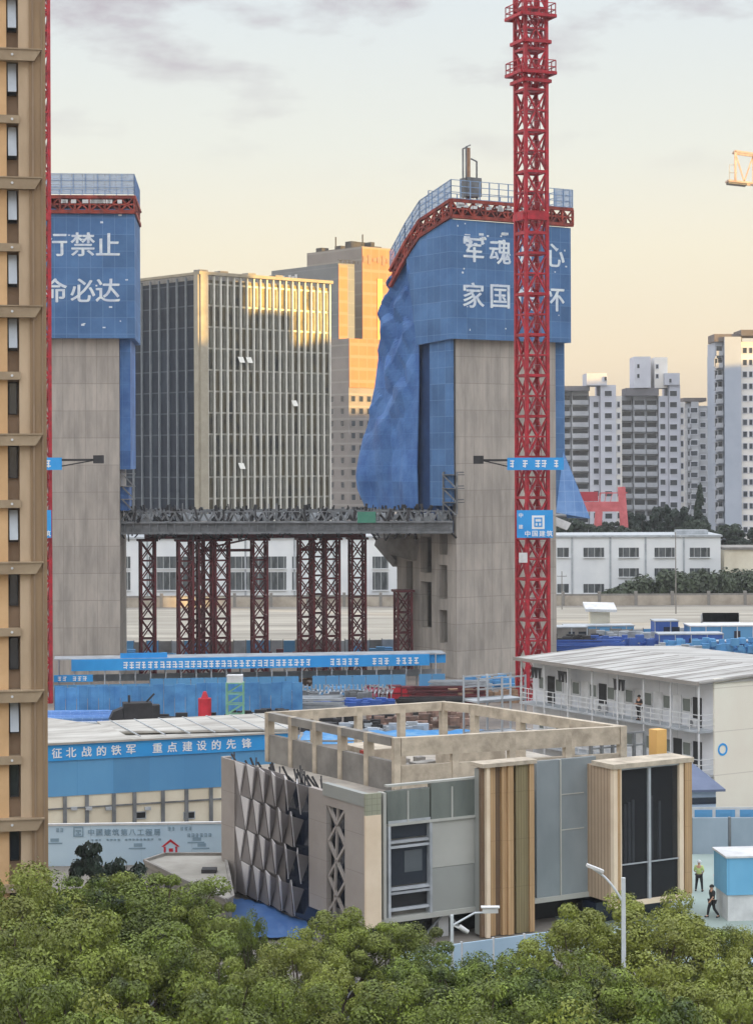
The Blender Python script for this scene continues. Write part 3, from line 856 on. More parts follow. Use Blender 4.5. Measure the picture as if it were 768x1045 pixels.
b.build('lettering', M['lett'], rt)
# small scaffold bracket on the side at mid height
b = MB()
for q in range(3):
    for (pa, ya) in ((452, 482), (466, 482)):
        t_, z_ = S(pa, ya + q * 14, -1.0); b.bar((-1.0, t_, z_), (-1.0, t_, z_ - 1.6), .14); b.bar((-.1, t_, z_), (-1.0, t_, z_), .14)
    ta, za = S(452, 484 + q * 14, -1.0); tb_, zb_ = S(466, 484 + q * 14, -1.0); b.box(-1.2, 0, tb_, ta, za - .1, za); b.bar((-1.1, ta, za), (-1.1, tb_, za - 1.5), .12)
b.build('bracket_scaffold', M['steel'], rt)
# ---- left leg
FL = F((ray(122, 520)[0] * 224, 224), 4)
ltw = TF('bridge_tower', 'bare concrete gate tower with blue netted top beside the tan apartment building', 'concrete tower', FL)
def Lf(px, py, t=0.0): return FL.front(px, py, t)
b = MB(); zc_ = Lf(100, 300)[1]; b.box(-11.5, 0, 0, 14, 0, zc_); b.build('leg_wall', M['conc'], ltw)
sN, ztN = Lf(137, 213, -.9); zbN = Lf(100, 345, -.9)[1]; s0N = -12.6
b = MB(); b.box(s0N, sN, -.9, -.5, zbN, ztN); b.box(sN - .3, sN, -.5, 13, zbN, ztN); b.box(0, sN - .3, -.5, 13, zbN, zbN + .3); b.build('front_screen', M['net'], ltw)
b = MB(); s2_ = Lf(133, 400, 1)[0]; b.box(.02, s2_, 1, 13, Lf(130, 479, 1)[1], zbN - .01); b.box(.02, s2_ * .8, 1, 8, Lf(128, 521, 1)[1], Lf(128, 497, 1)[1]); b.build('edge_net', M['netd'], ltw)
zr = Lf(100, 216, -.9)[1]
pts = [(s0N, -1, zr), (sN, -1, zr), (sN, 12, zr)]
truss_band('platform_truss', pts, 1.6, M['redo'], ltw, w=.3)
b = MB(); b.box(s0N, sN + .1, -.95, 12, zr - .2, zr - .05); b.box(s0N, sN - .1, -.6, 12, zr + 1.75, zr + 1.85); b.box(s0N, sN - .8, 0.3, 11, zr - .05, zr + 1.75); b.bar((sN, -1, zr), (sN + .8, -1, zr), .15); b.build('platform_deck', M['redd'], ltw)
b = MB(); rr = random.Random(3)
for i in range(16):
    x = rr.uniform(-8, 0); MB().box(x, x + rr.uniform(.2, .8), -1.18, -1.1, zr + .9, zr + 1.3).build('clamp', M['white'], ltw)
zr2 = zr + 1.95
fence_band('guard_railing', [(s0N, -1, zr2), (sN, -1, zr2), (sN, 12, zr2), (s0N, 12, zr2)], 2.15, M['rail'], ltw, 1.2, .07, 3, .1)
b = MB(); b.box(s0N, sN, -.97, -.93, zr2, zr2 + 2.1); b.build('railing_mesh', M['mesh'], ltw)
MB().box(sN - .05, sN, -.92, 12, zr2, zr2 + 2.1).build('railing_mesh', M['netl'], ltw)
b = MB()
for px, ch in ((56, '行'), (84.5, '禁'), (110, '止')): glyph(b, ch, Lf(px, 249, -.9)[0], -.905, Lf(px, 249, -.9)[1], 2.75)
for px, ch in ((56, '命'), (84.5, '必'), (110, '达')): glyph(b, ch, Lf(px, 296, -.9)[0], -.905, Lf(px, 296, -.9)[1], 2.75)
glyph(b, '令', Lf(30, 249, -.9)[0], -.905, Lf(30, 249, -.9)[1], 2.75); glyph(b, '使', Lf(30, 296, -.9)[0], -.905, Lf(30, 296, -.9)[1], 2.75)
for i in range(14):
    x = rr.uniform(-6, 1); z = rr.uniform(zbN + .5, ztN - .3); b.box(x, x + rr.uniform(.1, .4), -.93, -.903, z, z + rr.uniform(.1, .22))
b.build('lettering', M['lett'], ltw)
b = MB()
for q in range(3):
    z_ = Lf(130, 483 + q * 13, 1)[1]; b.box(.1, 1.6, .8, 3, z_ - .1, z_); b.bar((.2, .8, z_), (1.5, .8, z_ - 1.4), .14); b.bar((1.5, .8, z_), (1.5, .8, z_ - 1.5), .14)
b.build('bracket_scaffold', M['steel'], ltw)
# ---- steel deck between the legs
pL = at(123, 545, 225.6); pR = at(462, 545, 225.0)
ang = math.degrees(math.atan2(pR.y - pL.y, pR.x - pL.x))
FD = F((pL.x, pL.y), ang)
dk_ = TF('steel_deck', 'unfinished grey steel deck spanning between the two bridge towers on red shoring', 'bridge deck', FD)
ln = (pR - pL).length
_, z0 = FD.front(250, 544); _, z1 = FD.front(250, 533)
b = MB(); b.box(0, ln, .35, .5, z0, z1)
b.box(0, ln, 0, .9, z0 - .12, z0 + .12); b.box(0, ln, 0, .9, z1 - .1, z1 + .1); b.box(0, ln, .502, 12, z0 + .3, z1 - .3)
b.build('girder', M['steel'], dk_)
n = 40; sf = None
for i in range(n):
    x = ln * (i + .5) / n
    if sf is None: sf = MB().box(-.06, .06, .05, .348, z0 + .122, z1 - .102).build('stiffener', M['steel'], dk_); o = sf
    else: o = sf.copy(); COL.objects.link(o)
    o.location = (x, 0, 0)
b = MB(); zt_ = z1 + 1.15; n = 34; rr = random.Random(8)
for row in (0.3, 5, 10):
    b.bar((0, row, zt_), (ln, row, zt_), .12)
    for i in range(n):
        x = ln * i / n; x2 = x + ln / n; xm_ = (x + x2) / 2
        b.bar((x, row, z1 + .1), (xm_, row, zt_ + rr.uniform(-.5, .3)), .2); b.bar((xm_, row, zt_), (x2, row, z1 + .1), .2)
b.build('top_truss', M['steel'], dk_)
b = MB()
for i in range(260):
    x = rr.uniform(0, ln); y = rr.uniform(-.2, 8); b.bar((x, y, z1 + .1), (x + rr.uniform(-.7, .7), y + rr.uniform(-.5, .5), z1 + rr.uniform(.5, 1.9)), rr.uniform(.12, .3))
for i in range(70):
    x = rr.uniform(0, ln); b.bar((x, -.1, z0 - .1), (x + rr.uniform(-.6, .6), rr.uniform(-.2, 1), z0 - rr.uniform(.2, .9)), .14)
b.build('loose_steelwork', M['dark'], dk_)['kind'] = 'stuff'
b = MB()
for i in range(120):
    x = rr.uniform(0, ln); y = rr.uniform(.5, 11); w_ = rr.uniform(.3, 1.2); b.box(x, x + w_, y, y + rr.uniform(.3, 1), z1 + .11, z1 + rr.uniform(.3, 1.0))
b.build('stored_steel', M['steelp'], dk_)['kind'] = 'stuff'
b = MB()
for i in range(14): x = rr.uniform(0, ln); b.bar((x, 1, z1), (x, 1, z1 + rr.uniform(1.2, 2.1)), .12)
fx = FD.front(373, 530)[0]; b.build('guard_post', M['steel'], dk_)
b = MB(); b.box(fx - .9, fx + 1.1, -.05, .3, z1 - .1, z1 + 1.1); b.build('green_box', mat('green sheet', c(70, 130, 110), None, .5, .6), dk_)
# ---- shoring columns
def shore(h, w, label, px, yy, cross=2.0):
    p = at(px, 600, yy)
    t = T('shoring_tower', label, 'shoring tower', (p.x, yy, 0), math.radians(14), 'red lattice shoring towers under the deck')
    b = MB(); r = w / 2
    for sx in (-r, r):
        for sy in (-r, r): b.bar((sx, sy, 0), (sx, sy, h), .22)
    b.build('leg', M['redd'], t)
    b = MB(); n = int(h / cross)
    for k in range(n):
        z = k * h / n; z2 = (k + 1) * h / n
        for (ax, ay, bx, by) in ((-r, -r, r, -r), (r, -r, r, r), (r, r, -r, r), (-r, r, -r, -r)):
            b.bar((ax, ay, z), (bx, by, z), .13); b.bar((ax, ay, z), (bx, by, z2), .13); b.bar((bx, by, z), (ax, ay, z2), .13)
    b.build('bracing', M['redd'], t)
    MB().box(-r - .3, r + .3, -r - .3, r + .3, h, h + .25).build('head_plate', M['redd'], t)
    return t
hh = z0 - 1.0
cols = [(150.5, 229, 'first from the left tower, standing alone'), (189, 228, 'nearest left member of the four-column left cluster'), (200.5, 236, 'set back inside the left cluster'),
        (209, 229, 'dense middle column of the left cluster'), (226, 229, 'right-hand column of the left cluster'), (264.5, 230, 'single column between the two clusters'),
        (312, 231, 'left column of the right cluster'), (324, 237, 'set back inside the right cluster'), (338, 231, 'right column of the right cluster'), (364.5, 232, 'single column nearest the draped tower')]
for (px, yy, lb) in cols:
    shore(hh, 1.55, 'dark red lattice shoring tower, ' + lb, px, yy)
shore(at(410, 604, 232).z, 1.6, 'short dark red lattice shoring tower close under the haunch of the netted tower', 411, 232)
pa = at(148, 549, 229.5); pb = at(372, 549, 232)
FH = F((pa.x, pa.y), math.degrees(math.atan2(pb.y - pa.y, pb.x - pa.x)))
hb = TF('header_beam', 'dark red header beams lying across the shoring tower heads below the deck', 'beam', FH)
L_ = (pb - pa).length
b = MB(); b.box(0, L_, -.9, -.5, hh + .26, z0 - .13); b.box(0, L_, .5, .9, hh + .26, z0 - .13)
for i in range(16): x = L_ * i / 15; b.box(x - .08, x + .08, -.498, .498, hh + .3, z0 - .2)
b.build('beam', M['redd'], hb)
b = MB()
xx = FH.front(148)[0]
for k, (pa_, pb_) in enumerate(((200, 256), (305, 340))):
    b.bar((FH.front(pa_)[0], 0, hh - 1.1), (FH.front(pb_)[0], 0, hh - 1.1), .3); b.bar((FH.front(pa_)[0], 0, hh - 1.1), (FH.front(pb_)[0], 0, hh + .2), .2)
b.build('tie_beam', M['redd'], hb)
# ================================================================ CRANE MASTS
def mast(px, label, Y=205.0, side=1, ztop=84.0):
    p = at(px, 400, Y)
    t = T('crane_mast', label, 'tower crane', (p.x, Y, 0), math.radians(22), 'red tower crane masts')
    w = 2.3; r = w / 2; sec = 4.05; n = int(ztop / sec)
    for (sx, sy) in ((-r, -r), (r, -r), (r, r), (-r, r)):
        MB().bar((sx, sy, 0), (sx, sy, ztop), .33).build('leg', M['red'], t)
    b = MB()
    for k in range(n):
        z = k * sec
        for (ax, ay, bx, by) in ((-r, -r, r, -r), (r, -r, r, r), (r, r, -r, r), (-r, r, -r, -r)):
            A = Vector((ax, ay, z)); B_ = Vector((bx, by, z)); H = Vector((0, 0, sec)); mid = (A + B_) / 2
            b.bar(A, B_, .26); b.bar(A + H / 2, B_ + H / 2, .16)
            b.bar(A, mid + H / 2, .17); b.bar(B_, mid + H / 2, .17); b.bar(A + H, mid + H / 2, .17); b.bar(B_ + H, mid + H / 2, .17)
    b.build('bracing', M['red'], t)
    b = MB()
    for k in range(n * 2):
        z = k * sec / 2; sg = 1 if k % 2 else -1
        b.box(-.75, .75, -.55, .55, z, z + .06)
        for dx in (-.2, .2): b.bar((sg * .5 + dx, -.3, z), (-sg * .5 + dx, .3, z + sec / 2), .08)
        for q in range(5):
            f_ = (q + .5) / 5; x = sg * .5 - sg * f_; b.bar((x - .2, -.3 + .6 * f_, z + sec / 2 * f_), (x + .2, -.3 + .6 * f_, z + sec / 2 * f_), .06)
        for q in (-.75, .75): b.bar((q, -.5, z), (q, -.5, z + 1.1), .07); b.bar((q, -.5, z + 1.1), (-q, -.5, z + 1.1), .05)
    b.build('ladder', mat('mast ladder steel', c(190, 150, 156), c(150, 110, 116), 1, .6) if 'lad' not in M else M['lad'], t)
    for yy in ((18, 76) if side > 0 else ()):
        z = at(px, yy, Y).z
        b = MB(); q = r + .7
        for (ax, ay, bx, by) in ((-q, -q, q, -q), (q, -q, q, q), (q, q, -q, q), (-q, q, -q, -q)):
            b.bar((ax, ay, z), (bx, by, z), .3)
            for hz in (.6, 1.25): b.bar((ax, ay, z + hz), (bx, by, z + hz), .08)
            for f_ in (0, .25, .5, .75): x = ax + (bx - ax) * f_; y = ay + (by - ay) * f_; b.bar((x, y, z), (x, y, z + 1.25), .08)
        b.box(-q, q, -q, -r - .2, z - .02, z + .05); b.box(-q, q, r + .2, q, z - .02, z + .05); b.box(-q, -r - .2, -r - .2, r + .2, z - .02, z + .05); b.box(r + .2, q, -r - .2, r + .2, z - .02, z + .05)
        b.build('platform', [M['red']], t)
    for yy in ((44, 84) if side > 0 else ()):
        z = at(px, yy, Y).z
        b = MB(); q = r + .3
        for (ax, ay, bx, by) in ((-q, -q, q, -q), (q, -q, q, q), (q, q, -q, q), (-q, q, -q, -q)): b.bar((ax, ay, z), (bx, by, z), .32)
        b.build('collar', M['red'], t)
    # solid bolted section at the height of the tower roof
    z = at(px, 222, Y).z; b = MB()
    for (ax, ay, bx, by) in ((-r, -r, r, -r), (-r, r, -r, -r)): b.bar((ax, ay, z), (bx, by, z), .7); b.bar((ax, ay, z - 1.6), (bx, by, z - 1.6), .3)
    b.build('tie_collar', M['red'], t)
    # boards face the camera side, square to the site
    al = -math.radians(22)
    def rl_(x, y): return (x * math.cos(al) - y * math.sin(al), x * math.sin(al) + y * math.cos(al))
    sc = Y / FPX
    def board(x0, x1, y0, y1, name, fill, marks=None, dy=-2.35):
        za, zb_ = at(px, y1, Y).z, at(px, y0, Y).z
        o = MB().box((x0) * sc, (x1) * sc, dy, dy + .12, za, zb_).build(name, fill, t); o.rotation_euler = (0, 0, al)
        if marks:
            b2 = MB(); marks(b2, sc, za, zb_, dy - .003); q = b2.build('lettering', M['lettw'], o)
        return o
    rr = random.Random(int(px))
    def m1(b2, sc, za, zb_, y):
        scrib(b2, -24 * sc, 28 * sc, za + .25, zb_ - .25, y, .62, rr)
    board(-27 * 1, 30, 467, 479.5, 'banner', M['blueb'], m1)
    def m2(b2, sc, za, zb_, y):
        xc = 4 * sc; zc = zb_ - 1.15
        b2.box(xc - .62, xc + .62, y - .02, y, zc - .72, zc + .62)
        for i, ch in enumerate('中国建筑'): glyph(b2, ch, xc - 1.05 + i * .72, y, za + .42, .62)
        glyph(b2, '中', -13.5 * sc, y, zb_ - .5, .5); glyph(b2, '建', -13.5 * sc, y, za + 1.1, .45)
    o = board(-17.5, 19, 520, 548, 'sign_board', M['blueb'], m2)
    b2 = MB(); xc = 4 * sc; zc = at(px, 520, Y).z - 1.15; y = -2.38
    for (a, c_, d, e) in ((-.4, .4, .3, .42), (-.4, -.28, -.5, .3), (.28, .4, -.5, .3), (-.28, .28, -.1, .02), (-.28, .28, -.5, -.38), (-.06, .06, -.38, -.1)):
        b2.box(xc + a, xc + c_, y - .035, y - .0, zc + d, zc + e)
    b2.build('emblem', M['blueb'], o)
    board(-15.5, -7, 563, 573, 'control_box', M['white'])
    # side boom with a lamp box
    b = MB(); sgn = -1 if side > 0 else 1
    za = at(px, 469.5, Y).z
    if side > 0: xa, xb = -27 * sc, -61 * sc
    else: xa, xb = 30 * sc, 72 * sc
    xe = xb - sgn * 10 * sc
    b.bar((xa, -2.3, za), (xe, -2.3, za), .22); b.bar((xa, -2.3, za - .6), (xe, -2.3, za - .05), .12)
    o = b.build('boom', M['dark'], t); o.rotation_euler = (0, 0, al)
    b = MB(); b.box(min(xe, xb), max(xe, xb), -2.65, -1.95, za - .35, za + .45); o = b.build('lamp_box', M['dark'], t); o.rotation_euler = (0, 0, al)
    return t
M['lad'] = mat('mast ladder steel', c(196, 150, 158), c(150, 104, 112), 1, .6)
mast(542.5, 'full-height red lattice crane mast standing in front of the draped tower', side=1)
mast(36.5, 'red lattice crane mast mostly hidden behind the tan apartment building', side=-1)
# ================================================================ CONSTRUCTION YARD
# covered walkway with slogan banner
pA = at(55, 690, 208); pB = at(455, 682, 213)
FC = F((pA.x, pA.y), math.degrees(math.atan2(pB.y - pA.y, pB.x - pA.x)))
cw = TF('covered_walkway', 'long low covered walkway with a bright blue slogan fascia in front of the shoring', 'walkway', FC)
L_ = (pB - pA).length
def zc(py, px=250, t=0): return FC.front(px, py, t)[1]
xf0, xf1 = FC.front(72)[0], FC.front(437)[0]
b = MB(); b.box(xf0, xf1, -.2, 0, zc(682), zc(670.5)); b.box(0, FC.front(94)[0], -.1, .1, zc(693), zc(686)); b.box(FC.front(438)[0], L_, 0.3, .5, zc(680), zc(670)); b.box(FC.front(122)[0], FC.front(170)[0], .1, .3, zc(670.4), zc(665)); b.build('banner', M['blueb'], cw)
b = MB(); rr = random.Random(2); scrib(b, xf0 + 4, xf1 - 1, zc(680.5), zc(673.5), -.2, .62, rr); scrib(b, .4, FC.front(92)[0], zc(692), zc(687.4), -.1, .5, rr)
b.build('lettering', M['lettw'], cw)
b = MB()
b.box(0, L_, 0.05, 3.4, zc(670) - .1, zc(670)); b.build('roof', M['steelp'], cw)
b = MB()
for i in range(26):
    x = L_ * (i + .3) / 26; b.bar((x, 0.1, 0), (x, .1, zc(671)), .12); b.bar((x, 3.2, 0), (x, 3.2, zc(671)), .12)
b.box(0, L_, 3.0, 3.06, zc(696), zc(689)); b.build('post', M['steelp'], cw)
b = MB(); rr = random.Random(21)
x = 0
while x < L_ - 1.4:
    if rr.random() < .93: MB().box(x, x + 1.33, -.1, 0.0, 0, zc(691) if x > 9 else zc(696)).build('hoarding_panel', M['bluep'], cw)
    x += 1.38
# tall blue screen wall in front of it
pA = at(56, 735, 189); pB = at(302, 730, 193)
FS = F((pA.x, pA.y), math.degrees(math.atan2(pB.y - pA.y, pB.x - pA.x)))
bs = TF('screen_wall', 'faded blue corrugated sheet wall behind the white shed roofs', 'site hoarding', FS)
b = MB(); L2 = (pB - pA).length; x = 0
while x < L2:
    w_ = 1.0; hh_ = FS.front(170, 699)[1] + rr.uniform(-.1, .1); b.box(x, x + w_ * .96, 0 + (int(x) % 2) * .06, .1 + (int(x) % 2) * .06, 0, hh_); x += w_
b.build('sheet', M['blue'], bs)
b = MB()
for i in range(13): x = L2 * i / 12; b.bar((x, .4, 0), (x, .4, 3.2), .1)
b.build('post', M['steel'], bs)
# piles and kit in the yard
def pile(name, label, cat, px, pyb, w, h, d, mm, seed, n=20, kind='box', rz=0, group=None):
    p = ground(px, pyb)
    r = random.Random(seed); b = MB()
    for i in range(n):
        if kind == 'box':
            x = r.uniform(-w / 2, w / 2); y = r.uniform(-d / 2, d / 2); z = r.uniform(0, h * .65); s_ = r.uniform(.25, .6); b.box(x - s_ * .9, x + s_ * .9, y - s_ / 2, y + s_ / 2, max(0, z - s_), z + s_ * .6)
        elif kind == 'rod':
            y = r.uniform(-d / 2, d / 2); z = r.uniform(.1, h); x = r.uniform(-.4, .4); b.bar((x - w / 2, y, z), (x + w / 2, y + r.uniform(-.3, .3), z + r.uniform(-.1, .1)), .16)
        elif kind == 'frame':
            x = -w / 2 + w * i / n; b.bar((x, 0, 0), (x, 0, h), .12); b.bar((x, 0, h * r.uniform(.3, 1)), (x + w / n, 0, h * r.uniform(.3, 1)), .12); b.bar((x, -d / 2, h * .5), (x + .2, d / 2, h * .6), .12)
            if i % 2: b.bar((x, d / 2, 0), (x, d / 2, h * .9), .12)
    t = b.build(name, mm); t.location = p; t.rotation_euler = (0, 0, rz); return tag(t, label, cat, group)
pile('timber_stack', 'grey heap of formwork timber left of the red crates before the blue walkway', 'material stack', 335, 718, 9, 1.6, 3, M['steel'], 1, 60, 'box')
pile('scaffold_rack', 'rack of pale scaffold frames in the yard behind the concrete roof frame', 'scaffold', 352, 716, 10, 1.7, 2, M['steelp'], 2, 24, 'frame')
pile('formwork_pile', 'bluish pile of formwork panels just left of the red crates', 'material stack', 330, 712, 8, 1.5, 2, M['bluep'], 3, 26, 'box')
def crate(px, pyb, w, h, label, mm):
    p = ground(px, pyb); t = T('storage_crate', label, 'crate', p, .1, 'red crates in the yard')
    MB().box(-w / 2, w / 2, -.6, .6, .12, h).build('body', mm, t)
    b = MB()
    for sx in (-w / 2, w / 2 - .1): b.box(sx, sx + .1, -.65, -.601, 0, h + .1)
    b.box(-w / 2, w / 2, -.65, -.601, h * .5, h * .5 + .1); b.box(-w / 2, w / 2, -.7, .7, h + .002, h + .12); b.box(-w / 2, -w / 2 + .2, -.5, .5, 0, .118); b.box(w / 2 - .2, w / 2, -.5, .5, 0, .118)
    b.build('frame', M['redd'], t)
rdc = mat('crate red', c(196, 42, 58), c(165, 30, 44), .8, .6)
pkc = mat('crate pink', c(205, 92, 120), c(180, 80, 104), .8, .6)
crate(379, 712, 1.3, 1.1, 'pinkish crate at the end of the crate row in front of the blue walkway', pkc)
crate(392, 713, 1.1, .9, 'small pale crate with a red frame between the pink and bright red crates', M['white'])
crate(402, 714, 1.4, 1.3, 'bright red crate in the middle of the row before the blue walkway', rdc)
crate(415, 714, 1.3, 1.2, 'bright red crate at the row end nearest the bare concrete tower', rdc)
pile('rebar_bundle', 'bundle of rusty reinforcing bars beside the foot of the concrete tower', 'rebar', 455, 716, 7, 1.3, 4, M['redd'], 5, 40, 'rod')
pile('pipe_stack', 'stack of pale pipes lying before the foot of the draped tower', 'pipes', 470, 710, 6, 1.5, 3, M['steelp'], 6, 26, 'rod')
pile('rubble_heap', 'brownish heap of offcuts seen through the concrete roof frame', 'rubble', 425, 742, 9, 1.6, 6, mat('brown offcuts', c(150, 122, 108), c(90, 74, 68), 1.5, .9, island=.4), 7, 90, 'box')
pile('debris_heap', 'dark heap of mixed offcuts behind the concrete roof frame and the screen wall end', 'rubble', 345, 745, 10, 1.4, 6, M['dark'], 8, 60, 'box')
p = ground(410, 757)
t = T('blue_tarp_stack', 'bright blue tarpaulin lying over low goods inside the view of the roof frame', 'tarpaulin', p)
b = MB(); r = random.Random(6)
NX, NY = 26, 8
for j in range(NY + 1):
    for i in range(NX + 1): b.v.append((-9 + 18 * i / NX, -1.5 + 6 * j / NY, (.35 + .22 * r.random()) if 0 < i < NX and 0 < j < NY else .02))
for j in range(NY):
    for i in range(NX): k = j * (NX + 1) + i; b.f.append((k, k + 1, k + NX + 2, k + NX + 1)); b.mi.append(0)
b.build('sheet', mat('tarp blue', c(52, 122, 176), c(116, 156, 184), .6, .5, lo=.45, hi=.7), t, smooth=True)
b = MB(); b.box(-8.8, 8.8, -1.2, 4.2, 0, .3); b.build('goods', M['concg'], t)
# compressor on the shed roof line, red tank, lattice stand
def machine():
    p = ground(138, 745); t = T('compressor', 'black compressor machine standing behind the white shed roofs', 'machine', p, .2)
    t.scale = (.9, .9, .82)
    b = MB(); b.box(-1.2, 1.6, -.9, .9, 1.2, 3.0); b.slab([(-2.6, -.8, 1.2), (-1.25, -.8, 1.2), (-1.25, -.8, 2.5), (-2.2, -.8, 2.1)], (0, 1.6, 0)); b.prism([(1.6, -.8), (2.4, -.6), (2.4, .6), (1.6, .8)], 1.2, 2.7); b.build('body', M['dark'], t)
    MB().box(-2.2, 1.4, -.75, .75, .45, 1.2).build('chassis', M['steel'], t)
    for sx in (-1.7, 1.0):
        MB().bar((sx, -1.0, .5), (sx, 1.0, .5), 1.0, 12).build('wheel', M['black'], t)
    MB().bar((-.6, 0, 3.0), (-.6, 0, 3.8), .25, 8).bar((1.1, 0, 3), (1.9, 0, 3.9), .18).build('exhaust', M['dark'], t)
machine()
pile('hose_reel', 'low dark row of hoses and reels behind the white shed roof', 'hoses', 180, 742, 7.5, 1.5, 2, M['dark'], 12, 44, 'box')
p = ground(209, 742); t = T('red_tank', 'small red pressure tank standing behind the white shed roof', 'tank', p)
MB().bar((0, 0, .5), (0, 0, 2.6), 1.2, 14).build('body', rdc, t); MB().bar((0, 0, 2.6), (0, 0, 3.2), .7, 10, .3).build('cap', rdc, t)
b = MB()
for q in range(3): a = q * 2.1; b.bar((.5 * math.cos(a), .5 * math.sin(a), 0), (.4 * math.cos(a), .4 * math.sin(a), .7), .12)
b.build('leg', M['steel'], t)
p = ground(240, 742); t = T('scaffold_stair', 'pale green scaffold stair tower with a white cap beside the screen wall', 'scaffold', p)
grn = mat('pale green steel', c(130, 180, 150), c(105, 150, 128), 1, .6)
b = MB()
for sx in (-.75, .75):
    for sy in (-.6, .6): b.bar((sx, sy, 0), (sx, sy, 4.0), .12)
for k in range(5):
    z = .2 + k * .95
    for sy in (-.6, .6): b.bar((-.75, sy, z), (.75, sy, z), .1); b.bar((-.75, sy, z), (.75, sy, min(4, z + .95)), .08)
    for sx in (-.75, .75): b.bar((sx, -.6, z), (sx, .6, z), .1)
b.build('frame', grn, t); MB().box(-.7, .7, -.6, .6, 4.0, 4.7).build('cap', M['white'], t)
# far right yard clutter behind the dormitory
rr = random.Random(31)
navy = mat('site box blue', c(62, 98, 170), c(48, 80, 145), .4, .6)
def container(px, pyb, w, h, d, mm, label, stripe=None):
    p = ground(px, pyb); t = T('site_container', label, 'container', p, .05, 'site containers behind the dormitory')
    MB().box(-w / 2, w / 2, 0, d, .1, h).build('body', mm, t)
    b = MB(); b.box(-w / 2 - .1, w / 2 + .1, -.1, d + .1, h + .001, h + .16)
    for q in range(int(w / 2) + 1): b.box(-w / 2 + q * 2 - .06, -w / 2 + q * 2 + .06, -.06, -.001, .1, h)
    b.build('frame', stripe or M['steelp'], t)
    MB().box(-.4, .4, -.05, -.002, .3, h * .8).build('door', M['navyg'], t)
    MB().box(w * .22, w * .22 + 1.0, -.05, -.002, h * .45, h * .8).build('window', M['glassd'], t)
container(612, 655, 9, 2.0, 3, M['bluep'], 'long low pale blue container left of the navy pillar')
container(583, 660, 4, 2.4, 3, M['concg'], 'grey container just right of the bare tower foot')
container(680, 661, 3, 3.3, 3, navy, 'upright navy blue container like a pillar in the far yard')
container(705, 666, 8, 2.2, 3, navy, 'blue container beside the navy pillar in the far yard')
container(752, 662, 12, 2.8, 4, M['bluep'], 'wide pale blue container under a white roof at the photo edge', M['white'])
container(742, 668, 7, 1.5, 2, navy, 'low deep blue container in front of the wide pale one')
p = ground(612, 652); t = T('white_silo_hut', 'small cream hut with an overhanging bright white roof in the far yard', 'hut', p)
MB().box(-1.3, 1.3, 0, 2.4, 0, 3.6).build('wall', M['cream'], t); MB().slab([(-2.0, -.6, 3.7), (2.2, -.6, 3.6), (2.2, 3, 4.3), (-2.0, 3, 4.4)], (0, 0, .35)).build('roof', M['white'], t); MB().box(.2, .9, -.05, -.002, .1, 2).build('door', M['steel'], t)
for k, (px, py, w_, mm, nm) in enumerate(((655, 668, 12, navy, 'blue barrier and crate jumble right behind the dormitory roof, below the silo hut'), (590, 668, 7, M['dark'], 'dark tyre and pipe jumble near the mast foot'),
                                       (640, 664, 8, M['steelp'], 'pale bundle of scaffold tubes in the far yard'), (725, 672, 12, M['bluep'], 'pale blue jumble of panels near the far yard containers'), (735, 650, 5, M['white'], 'white frames stacked on the sandy road edge'))):
    pile('material_pile', nm, 'material stack', px, py - 3, w_, 2.9, 3, mm, 40 + k, 110, 'box' if k != 4 else 'frame')
for k, (px, py, w_) in enumerate(((150, 677, 6), (275, 676, 8), (395, 672, 9))):
    pile('timber_stack', ('blue site boxes at the foot of the lone shoring tower', 'dark stores stacked between the two shoring clusters', 'blue stores beside the short shoring tower')[k], 'material stack', px, py, w_, 2.0, 3, (M['bluep'], M['redd'], M['bluep'])[k], 60 + k, 40)
def yard_fence(pa, pb, yb, Y, h, label, mm, n):
    a = at(pa, yb, Y); b_ = at(pb, yb, Y + 2); FY = F((a.x, a.y), math.degrees(math.atan2(b_.y - a.y, b_.x - a.x)))
    t = TF('yard_fence', label, 'fence', FY); L3_ = (Vector((b_.x, b_.y)) - Vector((a.x, a.y))).length; w_ = L3_ / n
    r = random.Random(n)
    for i in range(n):
        MB().box(i * w_ + .06, (i + 1) * w_ - .06, 0, .08, .1, h * r.uniform(.93, 1.03)).build('panel', mm[r.randrange(len(mm))], t)
    for i in range(n + 1): MB().bar((i * w_, .04, 0), (i * w_, .04, h + .1), .1).build('post', M['steel'], t)
yard_fence(124, 402, 665, 248, 2.3, 'blue and grey panel fence behind the feet of the red shoring towers', (M['bluep'], M['steelp'], M['concg']), 22)
yard_fence(566, 790, 660, 268, 1.9, 'pale panel fence between the sandy road and the blue containers', (M['concg'], M['steelp'], M['bluep']), 20)
brn_ = mat('brown crate wood', c(150, 122, 98), c(104, 84, 70), 1.5, .9, island=.4)
